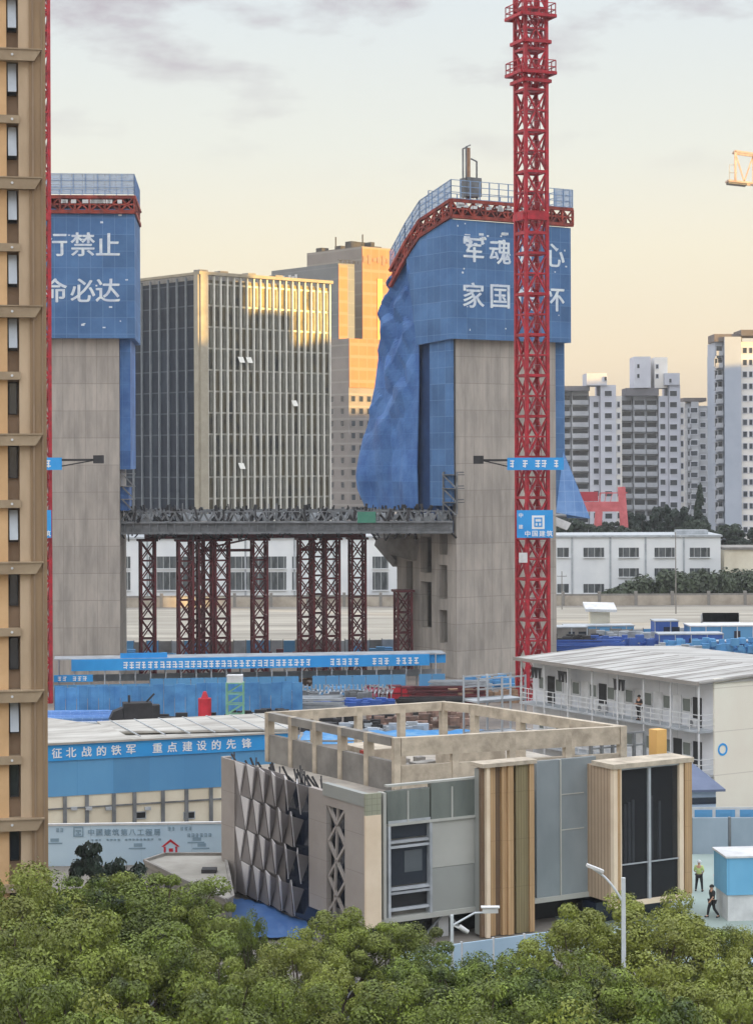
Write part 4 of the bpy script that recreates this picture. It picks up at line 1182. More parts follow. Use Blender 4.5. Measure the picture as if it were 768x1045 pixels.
for k, (px, py, w_, h_, mm, nm, lb) in enumerate((
    (80, 742, 6, 1.4, M['netl'], 'netting_heap', 'heap of folded pale blue netting behind the white shed roof near the red mast'),
    (100, 748, 5, 1.1, M['steelp'], 'pallet_stack', 'pale pallets and bags behind the shed roof, left of the black machine'),
    (262, 738, 5, 1.6, M['dark'], 'cable_heap', 'dark cable heap right of the pale green scaffold stair'),
    (318, 728, 6, 1.5, M['steelp'], 'pallet_stack', 'pale stacked pallets in front of the end of the blue screen wall'),
    (365, 724, 8, 1.3, navy, 'panel_stack', 'deep blue formwork panels before the pink crate'),
    (300, 704, 6, 2.2, brn_, 'timber_stack', 'brown timber bundles close before the slogan walkway'),
    (440, 728, 6, 1.5, M['dark'], 'pipe_stack', 'dark pipe offcuts right of the red crates'),
    (495, 716, 7, 1.6, brn_, 'timber_stack', 'brown timber stack between the bare tower foot and the stair platform'),
    (498, 702, 5, 1.8, M['bluep'], 'barrier_stack', 'stack of pale blue barriers at the foot of the bare concrete tower'),
    (600, 676, 8, 2.6, navy, 'barrier_stack', 'deep blue barriers stacked behind the dormitory roof near the mast'),
    (690, 672, 8, 2.4, M['steelp'], 'scaffold_stack', 'pale scaffold stack behind the dormitory roof below the navy pillar'),
    (395, 748, 8, 1.0, M['steelp'], 'pallet_stack', 'white sacks and pallets seen through the concrete roof frame'))):
    pile(nm, lb, 'material stack', px, py, w_, h_, 3, mm, 90 + k, 46, 'box' if k % 3 else 'rod')
# ---- bush row before the white building
def leaves(n, centers, size, seed, flat=0.5):
    r = random.Random(seed); V = []; Fc = []
    for i in range(n):
        cx, cy, cz, cr_x, cr_z = centers[r.randrange(len(centers))]
        a = r.uniform(0, 2 * PI); zz_ = r.uniform(-.75, 1); q = math.sqrt(max(0, 1 - zz_ * zz_)); k = min(1.35, max(.3, r.gauss(.95, .11)))
        d = Vector((q * math.cos(a), q * math.sin(a), zz_))
        p = Vector((cx + d.x * cr_x * k, cy + d.y * cr_x * k, cz + d.z * cr_z * k))
        nrm = (d + Vector((r.uniform(-1, 1), r.uniform(-1, 1), r.uniform(-.6, 1.2))) * .6).normalized()
        t1_ = nrm.cross(Vector((r.uniform(-1, 1), r.uniform(-1, 1), r.uniform(-1, 1)))).normalized(); t2_ = nrm.cross(t1_)
        s_ = size * r.uniform(.6, 1.3); s2_ = s_ * r.uniform(.45, .75); m_ = len(V)
        V += [tuple(p - t1_ * s_), tuple(p - t2_ * s2_ + nrm * s_ * .15), tuple(p + t1_ * s_), tuple(p + t2_ * s2_ + nrm * s_ * .15)]
        Fc.append((m_, m_ + 1, m_ + 2, m_ + 3))
    return V, Fc
LM = leafmat('camphor leaves', c(112, 128, 50, 1.22), c(38, 54, 28, .95), c(138, 140, 62, 1.25))
LMD = leafmat('dark evergreen leaves', c(46, 60, 48), c(30, 42, 36), c(56, 66, 46))
LMH = leafmat('hedge leaves', c(70, 82, 62), c(46, 56, 46), c(82, 88, 60))
bark = mat('bark', c(92, 80, 68), c(66, 56, 48), 2, .9, bump=.5, stretch=(1, 1, .3))
r = random.Random(77)
hp = [at(612, 600, 344), at(775, 600, 350)]
cs = []
for i in range(90):
    f_ = r.random(); h = (1.0 + 4.2 * min(1, f_ * 3.2)) * r.uniform(.7, 1.0)
    cs.append((hp[0].x + (hp[1].x - hp[0].x) * f_ - hp[0].x, r.uniform(-2, 2), h * .6, 1.3, h * .45))
V, Fc = leaves(14000, cs, .38, 5)
b = MB(); b.v = V; b.f = Fc; b.mi = [0] * len(Fc)
hd = b.build('hedge', LMH); hd.location = (hp[0].x, 346, 0); tag(hd, 'long dense dark hedge bank along the sandy road before the white building', 'hedge')
# ================================================================ TREES
def crown_mesh(name, w, h, zb, seed, n, mm, size, conical=False):
    r = random.Random(seed); cs = []
    for i in range(46 if not conical else 18):
        a = r.uniform(0, 2 * PI)
        if conical:
            f_ = i / 18; q = (1 - f_) * w / 2 * .7; cs.append((q * math.cos(a), q * math.sin(a), zb + f_ * h, max(.5, w / 3.2 * (1 - f_ * .8)), h / 12))
        else:
            zz_ = r.uniform(-.4, 1); q = math.sqrt(1 - zz_ * zz_ * .9) * w / 2 * r.uniform(.3, 1.15); cr2 = w * r.choice((.06, .08, .1, .13))
            cs.append((q * math.cos(a), q * math.sin(a), zb + h * .42 + zz_ * h * r.uniform(.22, .6), cr2, cr2 * r.uniform(.7, 1.0)))
    V, Fc = leaves(n, cs, size, seed + 1)
    me = bpy.data.meshes.new(name); me.from_pydata(V, [], Fc); me.materials.append(mm); me.update()
    b = MB(); top = Vector((.1, .1, zb + h * .4)); b.bar((0, 0, 0), (.05, 0, zb * .6), w * .07, 8, w * .055); b.bar((.05, 0, zb * .6), top, w * .055, 8, w * .03)
    for cc in cs[::2]: b.bar(Vector((.05, 0, zb * .75)) + Vector((0, 0, r.uniform(0, h * .2))), Vector(cc[:3]), w * .022, 5, w * .008)
    tm = bpy.data.meshes.new(name + '_trunk'); tm.from_pydata(b.v, [], b.f); tm.materials.append(bark); tm.update()
    return me, tm
SPEC = [crown_mesh('crown', 6.5, 5.4, 3.4, 100 + k, 26000, LM, .072) for k in range(5)]
DSP = [crown_mesh('crown', 8, 9, 3.5, 200 + k, 5000, LMD, .34) for k in range(2)] + [crown_mesh('crown', 6.5, 16, 1.0, 210, 5000, LMD, .34, True)]
def tree(spec, x, y, top, wid, label, group, rz=None, name='tree'):
    me, tm = spec
    h0 = max(v.co.z for v in me.vertices) if me.name not in TOPS else TOPS[me.name]
    TOPS[me.name] = h0
    w0 = 8.0 if wid else 1
    t = T(name, label, 'tree', (x, y, 0), random.uniform(0, 6.28) if rz is None else rz, group)
    k = top / h0; t.scale = (wid, wid, k)
    a = bpy.data.objects.new('crown', me); COL.objects.link(a); a.parent = t
    a = bpy.data.objects.new('trunk', tm); COL.objects.link(a); a.parent = t
    return t
TOPS = {}
random.seed(12)
TL = [ # px, ytop, Y, width factor, label
 (8, 874, 82, 1.0, 'tree crown filling the lower edge directly under the tan apartment building'),
 (62, 886, 86, .95, 'tree just right of the tan apartment corner, before the pale hoarding'),
 (112, 892, 88, .9, 'rounded tree in front of the dark shrub and the pale hoarding'),
 (160, 896, 86, .95, 'tree standing before the small flat-roofed outbuilding'),
 (208, 924, 84, .6, 'low tree left of the blue ground sheet'),
 (255, 925, 82, .28, 'slender tree poking up in the middle of the blue ground sheet'),
 (305, 950, 80, .6, 'low tree under the last folded panels of the beige building'),
 (350, 930, 83, .75, 'tree below the lattice openings of the beige building'),
 (396, 938, 84, .7, 'tree at the foot of the pale corner pier of the beige building'),
 (440, 972, 78, .7, 'low tree just below the camera pole'),
 (495, 968, 76, .75, 'low tree below the pale blue fence, before the wood-finned bay'),
 (548, 962, 76, .7, 'tree at the fence end below the grey glass bay'),
 (590, 926, 80, .75, 'tall tree left of the street lamp pole'),
 (672, 920, 80, .95, 'tall full tree just right of the street lamp, below the dark windows'),
 (728, 944, 82, .7, 'tree in front of the two walking people'),
 (770, 950, 80, .6, 'tree in the corner below the blue and white block'),
 (28, 930, 72, 1.0, 'nearer tree in the second row below the apartment building'),
 (95, 935, 70, .95, 'nearer tree in the second row below the dark shrub'),
 (160, 945, 72, .9, 'nearer tree in the second row below the outbuilding'),
 (225, 975, 70, .7, 'nearer tree in the second row below the blue sheet'),
 (290, 988, 68, .75, 'nearer tree in the second row below the folded panels'),
 (350, 985, 70, .8, 'nearer tree in the second row below the lattice openings'),
 (415, 1000, 68, .8, 'nearer tree in the second row below the corner pier'),
 (480, 1005, 66, .8, 'nearer tree in the second row below the camera pole arm'),
 (545, 995, 68, .8, 'nearer tree in the second row below the pale fence'),
 (610, 975, 69, .85, 'nearer tree in the second row below the street lamp'),
 (675, 970, 70, .9, 'nearer tree in the second row below the dark windows'),
 (745, 985, 68, .9, 'nearer tree in the second row below the blue and white block'),
 (5, 985, 62, .8, 'front-row tree at the lower corner under the apartment'),
 (70, 1000, 60, .85, 'front-row tree along the lower edge below the pale hoarding'),
 (140, 1008, 60, .85, 'front-row tree along the lower edge below the outbuilding'),
 (600, 1020, 60, .85, 'front-row tree along the lower edge below the street lamp'),
 (680, 1015, 60, .85, 'front-row tree along the lower edge below the dark windows'),
 (760, 1025, 60, .8, 'front-row tree in the other lower corner of the photo'),
 (215, 1022, 60, .8, 'front-row tree along the lower edge below the blue sheet'),
 (520, 1030, 60, .8, 'front-row tree along the lower edge below the pale fence'),
]
for i, (px, yt, Y, wf, lb) in enumerate(TL):
    p = at(px, yt, Y)
    tree(SPEC[i % 5], p.x, Y, p.z + .15, wf, lb, 'street trees along the lower edge')
for i, (px, yt, Y, wf, lb, k) in enumerate([
 (575, 528, 425, 1.1, 'dark far tree beside the flared blue net', 0), (618, 530, 440, 1.0, 'dark far tree seen between the gantry legs', 1),
 (652, 522, 432, 1.0, 'dark far tree right of the gantry leg', 0), (677, 514, 430, .8, 'pointed dark tree before the white apartment block', 1), (694, 516, 428, .8, 'second pointed dark tree before the white apartment block', 0),
 (714, 492, 430, .8, 'tall dark conifer before the set-back grey block', 2), (738, 534, 425, 1.1, 'broad far tree at the foot of the edge tower', 0), (764, 538, 422, 1.1, 'broad far tree at the photo edge under the cream flank', 1),
 (600, 534, 424, 1.0, 'dark far tree behind the gantry trolley', 1), (640, 536, 424, 1.0, 'low dark far tree just above the white building roof', 1), (704, 530, 424, 1.0, 'round dark far tree behind the roof vents', 0)]):
    p = at(px, yt, Y); tree(DSP[k], p.x, Y, p.z, wf, lb, 'dark trees before the apartment blocks')
# dark shrub before the hoarding
sp = at(105, 862, 103)
cs = [(random.uniform(-1.2, 1.7), random.uniform(-.5, .5), random.uniform(.6, 2.0), .42, .32) for _ in range(14)] + [(random.uniform(-1.3, 1.8), random.uniform(-.5, .5), random.uniform(1.7, 2.4), .34, .22) for _ in range(14)] + [(-.8, 0, 2.3, .4, .3), (-.7, 0, 2.75, .4, .22), (-1.1, 0, 2.7, .25, .15), (-.3, 0, 2.8, .22, .15)]
V, Fc = leaves(4600, cs, .1, 9)
t = T('shrub', 'dark almost black shrub in front of the pale printed hoarding', 'shrub', (sp.x, 103, 0))
b = MB(); b.v = V; b.f = Fc; b.mi = [0] * len(Fc); b.build('foliage', LMD, t)
b = MB()
for x in (-.8, 0, .7): b.bar((0, 0, 0), (x, 0, 1.6), .1, 6, .04)
b.build('stem', bark, t)
t.scale = (1, 1, (CZ - (858 - 470) / FPX * 103) / 3.0)
# ================================================================ SHED WITH SLOGAN
FSH = F((ray(40, 800)[0] * 133, 133), 20)
sh = TF('site_shed', 'long blue and cream site shed with a white-lettered slogan fascia', 'site shed', FSH)
def H(px, py, t=0.0): return FSH.front(px, py, t)
xe = H(300, 750)[0]
zf1 = H(160, 755)[1]; zf0 = H(160, 771)[1]; zb0_ = H(160, 807)[1]
MB().box(0, xe, 0, 9, 0, zf1 - .1).build('wall', M['cream'], sh)
MB().box(-.1, xe, -.06, -.001, zb0_, zf0 - .001).build('blue_cladding', M['bluep'], sh)
MB().box(-.1, xe, -.16, -.001, zf0, zf1).build('banner', M['blueb'], sh)
b = MB()
zt_ = (zf0 + zf1) / 2
for px, ch in ((57.5, '征'), (72, '北'), (88, '战'), (103, '的'), (118, '铁'), (133, '军'), (160, '重'), (175, '点'), (190.5, '建'), (205, '设'), (220, '的'), (235, '先'), (251, '锋')):
    glyph(b, ch, H(px, 765)[0], -.165, zt_, .70)
b.build('lettering', M['lettw'], sh)
rfm = mat('weathered white roofing', c(180, 177, 170), c(140, 135, 128), .9, .85, stretch=(.25, 1.6, 1), bump=.2)
xm = H(119, 743)[0]
b = MB(); b.slab([(-.3, -.3, zf1 + .02), (xm + 1, -.3, zf1 + .02), (xm + .2, 3.4, zf1 + .5), (-.3, 10, zf1 + .9)], (0, 0, .14))
b.slab([(xm + .1, 2.2, zf1 + .25), (xe, -.3, zf1 + .17), (xe, 6, zf1 + .5), (xm, 6.0, zf1 + .5)], (0, 0, .14))
b.box(xm + 1.002, xe, -.3, 2.4, zf1 + .02, zf1 + .13)
b.build('roof', rfm, sh)
for k in range(7):
    b = MB(); x = xm + 1.5 + k * (xe - xm - 2) / 6; b.bar((x, -.3, zf1 + .33), (x - .6, 6, zf1 + .66), .07); b.build('roof_seam', M['steelp'], sh)
b = MB(); px_ = 66
for px in (66, 88.5, 116, 137, 166, 190, 215):
    x = H(px, 820)[0]; MB().box(x - .12, x + .12, -.14, -.001, 0, zb0_ - .002).build('pilaster', M['steel'], sh)
_, zl = H(160, 820); b = MB(); b.box(0, xe, -.1, -.001, zl, zl + .09); b.build('ledge', M['steel'], sh)
for px in (143, 193):
    x, z = H(px, 836); o = P(sh, .8, .5, x, -.002, z, M['black'], M['steelp'], d=.06, fw=.06)
b = MB()
for px in (75, 90, 110, 150):
    x, z = H(px, 824); MB().box(x - .2, x + .2, -.3, -.101, z - .15, z + .05).build('vent_box', M['steelp'], sh)
# printed hoarding
FHO = F((ray(40, 860)[0] * 122, 122), 3)
ho = TF('printed_hoarding', 'pale blue-grey printed site hoarding with company lettering and a small red house drawing', 'site hoarding', FHO)
def Q(px, py, t=0.0): return FHO.front(px, py, t)
hm = mat('hoarding print', c(182, 204, 218), c(168, 192, 210), .25, .7, grid=(3.0, 0, .04, 0, c(150, 172, 190), .5))
x1 = Q(226, 860)[0]; z1 = Q(140, 842)[1]
MB().box(0, x1, 0, .15, 0, z1).build('panel', hm, ho)
b = MB(); b.box(0, x1, -.05, .2, z1 + .001, z1 + .12)
for q in range(8): b.bar((q * 1.5, .6, 0), (q * 1.5, .2, z1 * .8), .08)
b.build('frame', M['white'], ho)
b = MB()
for i, ch in enumerate('中国建筑第八工程局'):
    px = 93 + i * 8.4; x, z = Q(px, 849.5); glyph(b, ch, x, -.003, z, .43)
r = random.Random(4)
scrib(b, Q(90, 0)[0], Q(165, 0)[0], Q(100, 858.5)[1], Q(100, 856.5)[1], -.001, .22, r)
scrib(b, Q(168, 0)[0], Q(195, 0)[0], Q(100, 849)[1], Q(100, 845)[1], -.001, .25, r)
scrib(b, Q(188, 0)[0], Q(216, 0)[0], Q(100, 856)[1], Q(100, 852)[1], -.001, .25, r)
scrib(b, Q(54, 0)[0], Q(68, 0)[0], Q(100, 849)[1], Q(100, 845)[1], -.001, .25, r)
x, z = Q(80, 849); 
for (a, c_, d, e) in ((-.3, .3, .22, .3), (-.3, -.22, -.3, .22), (.22, .3, -.3, .22), (-.22, .22, -.3, -.23), (-.16, .16, 0, .12), (-.16, .16, -.18, -.1), (-.04, .04, -.1, 0)): b.box(x + a, x + c_, -.03, -.002, z + d, z + e)
for k, (px, py) in enumerate(((55, 861), (200, 860), (205, 866), (140, 866))):
    x, z = Q(px, py); b.box(x - .5, x + .5, -.02, -.002, z - .04, z + .04); b.box(x - .2, x + .3, -.02, -.002, z + .1, z + .3)
b.build('lettering', mat('print grey blue', c(128, 154, 172), None, .5, .7), ho)
x, z = Q(174, 866)
b = MB(); b.slab([(x - .55, -.02, z + .1), (x, -.02, z + .55), (x + .55, -.02, z + .1), (x + .4, -.02, z + .1), (x, -.02, z + .38), (x - .4, -.02, z + .1)], (0, .015, 0)); b.box(x - .4, x - .28, -.02, -.003, z - .45, z + .1); b.box(x + .28, x + .4, -.02, -.003, z - .45, z + .1); b.box(x - .1, x + .15, -.02, -.003, z - .2, z)
b.build('house_drawing', rdc, ho)
# small flat-roofed outbuilding
zo = 1.75
opx = [onpx(px, py, zo) for (px, py) in ((147, 880), (231, 921), (238, 917), (229.5, 873), (168, 873))]
o0 = opx[0]
ob = T('outbuilding', 'low grey flat-roofed outbuilding between the hoarding and the beige building', 'outbuilding', (o0[0], o0[1], 0))
pol = [(q[0] - o0[0], q[1] - o0[1]) for q in opx]
cxo = sum(q[0] for q in pol) / 5; cyo = sum(q[1] for q in pol) / 5
def inset(f): return [(cxo + (q[0] - cxo) * f, cyo + (q[1] - cyo) * f) for q in pol]
MB().prism(inset(.97), 0, zo - .2).build('wall', M['concg'], ob)
MB().prism(inset(1.0), zo - .199, zo).build('roof', mat('dusty roof felt', c(156, 152, 144), c(132, 128, 120), .4, .9), ob)
b = MB()
for k in range(5):
    p, q = inset(.995)[k], inset(.995)[(k + 1) % 5]; b.bar((p[0], p[1], zo + .08), (q[0], q[1], zo + .08), .15)
b.build('parapet', M['concg'], ob)
dx, dy = pol[1][0] * .97, pol[1][1] * .97; La = math.hypot(dx, dy)
for f_ in (.3, .55, .8):
    P(ob, .9, .7, inset(.97)[0][0] + (inset(.97)[1][0] - inset(.97)[0][0]) * f_, inset(.97)[0][1] + (inset(.97)[1][1] - inset(.97)[0][1]) * f_, zo - 1.2, M['black'], M['steel'], math.atan2(dy, dx), d=.06, fw=.07)
MB().box(cxo + .2, cxo + 1.0, cyo, cyo + .8, zo + .001, zo + .2).build('roof_hatch', M['dark'], ob)
# blue sheet on the ground
b = MB(); r = random.Random(2)
g4 = [ground(238, 960), ground(322, 962), ground(300, 922), ground(225, 922)]
NX, NY = 24, 14
for j in range(NY + 1):
    for i in range(NX + 1):
        a = i / NX; d = j / NY; p = g4[0].lerp(g4[1], a).lerp(g4[3].lerp(g4[2], a), d)
        b.v.append((p.x - g4[0].x, p.y - g4[0].y, .03 + .1 * r.random() + .12 * math.sin(a * 9) * math.sin(d * 7) + .12))
for j in range(NY):
    for i in range(NX): k = j * (NX + 1) + i; b.f.append((k, k + 1, k + NX + 2, k + NX + 1)); b.mi.append(0)
o = b.build('ground_tarp', mat('blue ground sheet', c(50, 88, 142), c(70, 108, 158), .5, .55), smooth=True); o.location = (g4[0].x, g4[0].y, 0); tag(o, 'crumpled blue sheet spread on the ground below the folded panel wall', 'tarpaulin')
# ================================================================ DORMITORY
FDm = F((ray(729, 760)[0] * 137, 137), 31.6)
dm = TF('dormitory', 'white three-storey prefab workers dormitory with open galleries and white roof', 'dormitory', FDm)
ze = FDm.side(729, 701, -1.3)[1]; Ld = FDm.side(529, 674, -1.3)[0]
fh = ze / 3.05
dw = mat('prefab white wall', c(206, 206, 208), c(186, 188, 192), .3, .7, grid=(1.9, 0, .06, 0, c(165, 168, 172), .6))
MB().box(0, 14, .14, Ld, 0, ze).build('wall', dw, dm)
MB().box(-.02, 14, 0, .139, 0, ze + .3).build('end_wall', mat('cream end wall', c(228, 220, 206), c(216, 208, 194), .15, .75, grid=(0, 2.9, 0, .06, c(190, 182, 170), .7)), dm)
drf = mat('dormitory roofing', c(172, 170, 166), c(116, 111, 106), .9, .85, stretch=(.18, 1.4, 1), lo=.42, hi=.7, bump=.2)
b = MB(); b.slab([(-1.5, -.2, ze + .05), (7, -.2, ze + .45), (7, Ld + .4, ze + .45), (-1.5, Ld + .4, ze + .05)], (0, 0, .12)); b.slab([(7, -.2, ze + .45), (14.4, -.2, ze + .1), (14.4, Ld + .4, ze + .1), (7, Ld + .4, ze + .45)], (0, 0, .12))
b.slab([(0, -.1, ze), (14, -.1, ze), (7, -.1, ze + .43)], (0, .2, 0))
b.build('roof', drf, dm)
b = MB()
for q in range(13): y = Ld * q / 12; b.bar((-1.45, y, ze + .17), (7, y, ze + .57), .05)
b.box(-1.56, -1.5, -.2, Ld + .4, ze - .05, ze + .2); b.build('roof_seam', mat('stained seam', c(140, 134, 128), None, .6, .8), dm)
for fl in (1, 2):
    z = fl * fh
    MB().box(-1.25, -.001, .14, Ld, z - .15, z).build('gallery_floor', M['steelp'], dm)
    b = MB(); n = 20
    for k in range(n + 1):
        y = .14 + (Ld - .2) * k / n; b.bar((-1.2, y, z), (-1.2, y, z + 1.05), .05)
    for q in (.35, .7, 1.05): b.bar((-1.2, .14, z + q), (-1.2, Ld, z + q), .05)
    for q in (.35, .7, 1.05): b.bar((-1.2, .14, z + q), (0, .14, z + q), .05)
    b.build('gallery_rail', M['white'], dm)
b = MB()
for k in range(8): y = .2 + (Ld - .4) * k / 7; b.bar((-1.2, y, 0), (-1.2, y, ze), .1)
b.build('gallery_post', M['white'], dm)
r = random.Random(14)
d0 = None
for fl in range(3):
    for k in range(9):
        y = 1.3 + k * (Ld - 2) / 9; z = fl * fh + .02
        dark_ = (fl, k) in ((2, 5), (2, 8), (1, 4), (1, 1), (2, 0), (1, 0))
        MB().box(-.06, -.001, y, y + .85, z, z + 2.0).build('door', M['black'] if dark_ else M['white'], dm)
        P(dm, .95, 1.0, -.001, y + 1.5, z + .9, M['glassg'], M['white'], -PI / 2, d=.07, fw=.08)
t_, z_ = FDm.front(737, 765, 0); xq = t_; 
b = MB(); n = 28
ring = []
for k in range(n):
    a0 = 2 * PI * k / n; a1 = 2 * PI * (k + 1) / n
    b.slab([(xq + .42 * math.cos(a0), -.02, z_ + .42 * math.sin(a0)), (xq + .42 * math.cos(a1), -.02, z_ + .42 * math.sin(a1)), (xq + .28 * math.cos(a1), -.02, z_ + .28 * math.sin(a1)), (xq + .28 * math.cos(a0), -.02, z_ + .28 * math.sin(a0))], (0, .018, 0))
b.build('round_sign', M['blueb'], dm)
# washing on the gallery
for k, (tt, col_, lb) in enumerate(((15.3, M['black'], 'dark clothes hanging from the gallery of the top floor near the far end'), (8.8, M['dark'], 'grey dark washing hanging on the top gallery near the middle'), (18.6, M['black'], 'dark jacket hanging at the far end of the top gallery'))):
    w = FDm.w(-1.1, tt, 2 * fh); t = T('hanging_clothes', lb, 'washing', w, FDm.a, 'washing hung on the dormitory gallery')
    b = MB(); zt_ = ze - 2 * fh - .45
    b.bar((0, -.7, zt_), (0, .7, zt_), .04)
    for q in (-.4, .05, .45): b.slab([(0, q - .2, zt_), (0, q + .2, zt_), (.05, q + .17, zt_ - .8), (-.04, q - .16, zt_ - .75)], (.05, 0, 0))
    b.build('garment', col_, t)
for k, (tt, fl, lb) in enumerate(((1.0, 2, 'near end of the top gallery'), (4.5, 1, 'near end of the lower gallery'), (11, 2, 'middle of the top gallery'))):
    w = FDm.w(-.6, tt + .9, fl * fh); t = T('air_conditioner', 'white air conditioner unit on the dormitory wall at the ' + lb, 'air conditioner', w + Vector((0, 0, 0)), FDm.a, 'air conditioners on the dormitory')
    b = MB(); b.box(.2, .55, -.4, .4, 0.02, .6); b.build('casing', M['white'], t); MB().bar((.19, 0, .3), (.16, 0, .3), .4, 12).build('fan_grille', M['steel'], t)
# side stair / platform behind roof frame
p = at(512, 700, 158); t = T('stair_platform', 'white railed stair platform at the far end of the dormitory', 'stair', (p.x, 158, 0), FDm.a)
b = MB()
for x in (-2.2, 0, 2.2):
    for y in (0, 2): b.bar((x, y, 0), (x, y, 7.4), .12)
for z in (3, 5.6, 6.5, 7.3): b.bar((-2.2, 0, z), (2.2, 0, z), .1); b.bar((-2.2, 2, z), (2.2, 2, z), .1)
b.build('frame', M['steelp'], t); b = MB(); b.box(-2.2, 2.2, 0, 2, 5.45, 5.59); b.box(-2.2, 2.2, 0, 2, 2.85, 2.98); b.slab([(-2, .2, 0), (-2, 1.0, 0), (2, 1.0, 2.8), (2, .2, 2.8)], (0, 0, .1)); b.build('deck', M['steelp'], t)
# small blue-roofed hut, wall and hoarding on the right
p = at(708, 835, 128); FHu = F((p.x, p.y), 8)
hu = TF('guard_hut', 'small hut with a dark slate-blue roof tucked under the dormitory end wall', 'hut', FHu)
x1, z1 = FHu.front(738, 802); 
MB().box(-3, x1 - .5, 0, 4, 0, z1 - .3).build('wall', mat('pale blue wall', c(170, 186, 205), c(150, 168, 190), .4, .7), hu)
b = MB(); b.slab([(-3.3, -.4, z1 - .3), (x1, -.4, z1 - .3), (x1 - 1.0, 3, z1 + .8), (-3.3, 3, z1 + .8)], (0, 0, .14)); b.build('roof', mat('slate blue roof', c(98, 108, 132), c(80, 90, 112), .5, .7), hu)
MB().box(-3.0, x1 - .5, -.05, -.002, z1 - 1.1, z1 - .7).build('fascia', M['navyg'], hu)
P(hu, 1.2, .7, .9, -.002, z1 - 2.1, M['glassd'], M['white'], d=.06, fw=.08)
p = at(706, 880, 125); FGW = F((p.x, p.y), 0)
gwl = TF('concrete_wall', 'blue-grey panelled wall behind the two people', 'wall', FGW)
zw_ = FGW.front(740, 835)[1]
gm = mat('blue grey wall panel', c(150, 162, 174), c(132, 146, 158), .3, .8, stretch=(1, 1, .5))
x = 0
for q in range(6):
    MB().box(x + .02, x + 2.2, 0, .16, 0, zw_).build('wall_panel', gm, gwl)
    MB().box(x - .12, x + .018, -.06, .22, 0, zw_ + .05).build('post', M['steel'], gwl); x += 2.34
p = at(705, 826, 127); t = T('banner_board', 'white and blue low banner board above the blue-grey wall', 'board', (p.x, 127, 0))
b = MB(); zt1_ = at(740, 824, 127).z; zt0_ = at(740, 838, 127).z; b.box(0, 10, 0, .1, 0, zt1_); b.build('panel', M['white'], t)
b = MB(); r = random.Random(5)
for (a, w_) in ((.2, 1.1), (1.5, 1.2), (3.0, .9), (4.2, 1.6)): b.box(a, a + w_, -.03, -.002, zt1_ - .6, zt1_ - .15); b.box(a + .2, a + w_ - .3, -.05, -.031, zt1_ - .45, zt1_ - .3)
b.build('print', M['bluep'], t)
# blue and white block
p = ground(743, 941); FBk = F((p.x, p.y), 6)
bk = TF('kiosk', 'blue-topped white box kiosk standing at the photo edge near the people', 'kiosk', FBk)
zt1_ = FBk.front(745, 876)[1]; zt0_ = FBk.front(745, 914)[1]
MB().box(0, 4, .1, 2.4, 0, zt0_ - .01).build('base', M['white'], bk)
MB().box(-.08, 4.1, 0, 2.5, zt0_, zt1_).build('upper_box', mat('kiosk blue', c(112, 172, 205), c(96, 156, 192), .3, .6, grid=(1.3, 0, .05, 0, c(84, 140, 178), .6)), bk)
MB().box(-.15, 4.2, -.08, 2.6, zt1_ + .001, zt1_ + .1).build('roof', M['white'], bk)
p = ground(752, 1010, 0)
t = T('parked_car', 'pale blue and white car half hidden by the trees at the lower photo edge', 'car', at(758, 985, 96) * 1.0, 1.2); t.location.z = 0
b = MB()
prof_c = [(-2.2, .35), (-2.2, .85), (-1.5, .98), (-.9, 1.45), (.8, 1.45), (1.4, 1.0), (2.2, .85), (2.25, .35)]
b.slab([(x, -.85, z) for x, z in prof_c], (0, 1.7, 0)); b.build('body', mat('car paint', c(170, 195, 215), None, .5, .3, spec=.6), t)
b = MB(); b.slab([(x, -.86, z) for x, z in ((-1.3, 1.0), (-.85, 1.36), (.75, 1.36), (1.2, 1.0))], (0, 1.72, 0)); b.build('window', M['glassd'], t)
for sx in (-1.4, 1.4):
    for sy in (-.87, .67): MB().bar((sx, sy, .32), (sx, sy + .2, .32), .64, 16).build('wheel', M['black'], t)
for sy in (-.6, .6): MB().box(2.2, 2.27, sy - .18, sy + .18, .6, .75).build('headlight', M['white'], t)
# ================================================================ BEIGE BUILDING
KY = 100.5
FK = F((ray(376, 809)[0] * KY, KY), 30.0)
bb = TF('exhibition_hall', 'beige low hall with folded triangle panels, wood-finned bays and bare roof frame', 'hall', FK)
def fr(px, py, t=0.0): return FK.front(px, py, t)
def si(px, py, s=0.0): return FK.side(px, py, s)
ztp = fr(380, 811)[1]           # parapet height
ZB = 1.5                       # underside over the dark undercroft
tEnd = si(228, 770)[0]
sEnd = fr(703, 780, -1.5)[0]
lgt = mat('light cladding panel', c(196, 188, 178), c(182, 174, 164), .3, .75, grid=(0, 1.9, 0, .03, c(150, 144, 136), .6))
gry = mat('warm grey panel', c(158, 150, 144), c(144, 136, 130), .3, .75, grid=(0, 1.9, 0, .03, c(120, 114, 110), .6))
gpl = mat('grey metal panel', c(170, 170, 164), c(158, 158, 152), .25, .5)
gpd = mat('darker grey panel', c(146, 148, 144), c(136, 138, 134), .25, .5)
ggl = mat('clouded glass', c(134, 142, 146), c(118, 126, 130), .3, .25, spec=.6, stretch=(1, 1, .5))
tan = mat('ribbed tan cladding', c(176, 154, 130), c(160, 138, 116), .4, .7, grid=(.28, 0, .07, 0, c(130, 110, 92), .8))
crm = mat('cream pier', c(222, 204, 180), c(206, 186, 160), .4, .7)
wdA = mat('oak fin', c(190, 158, 120), c(164, 134, 98), .8, .5, stretch=(3, 3, .25), metal=.15, grid=(.16, 2.4, .04, .03, c(150, 120, 86), .6))
wdB = mat('walnut fin', c(124, 104, 84), c(104, 84, 68), .8, .5, stretch=(3, 3, .25), metal=.15, grid=(.16, 2.4, .04, .03, c(88, 72, 58), .6))
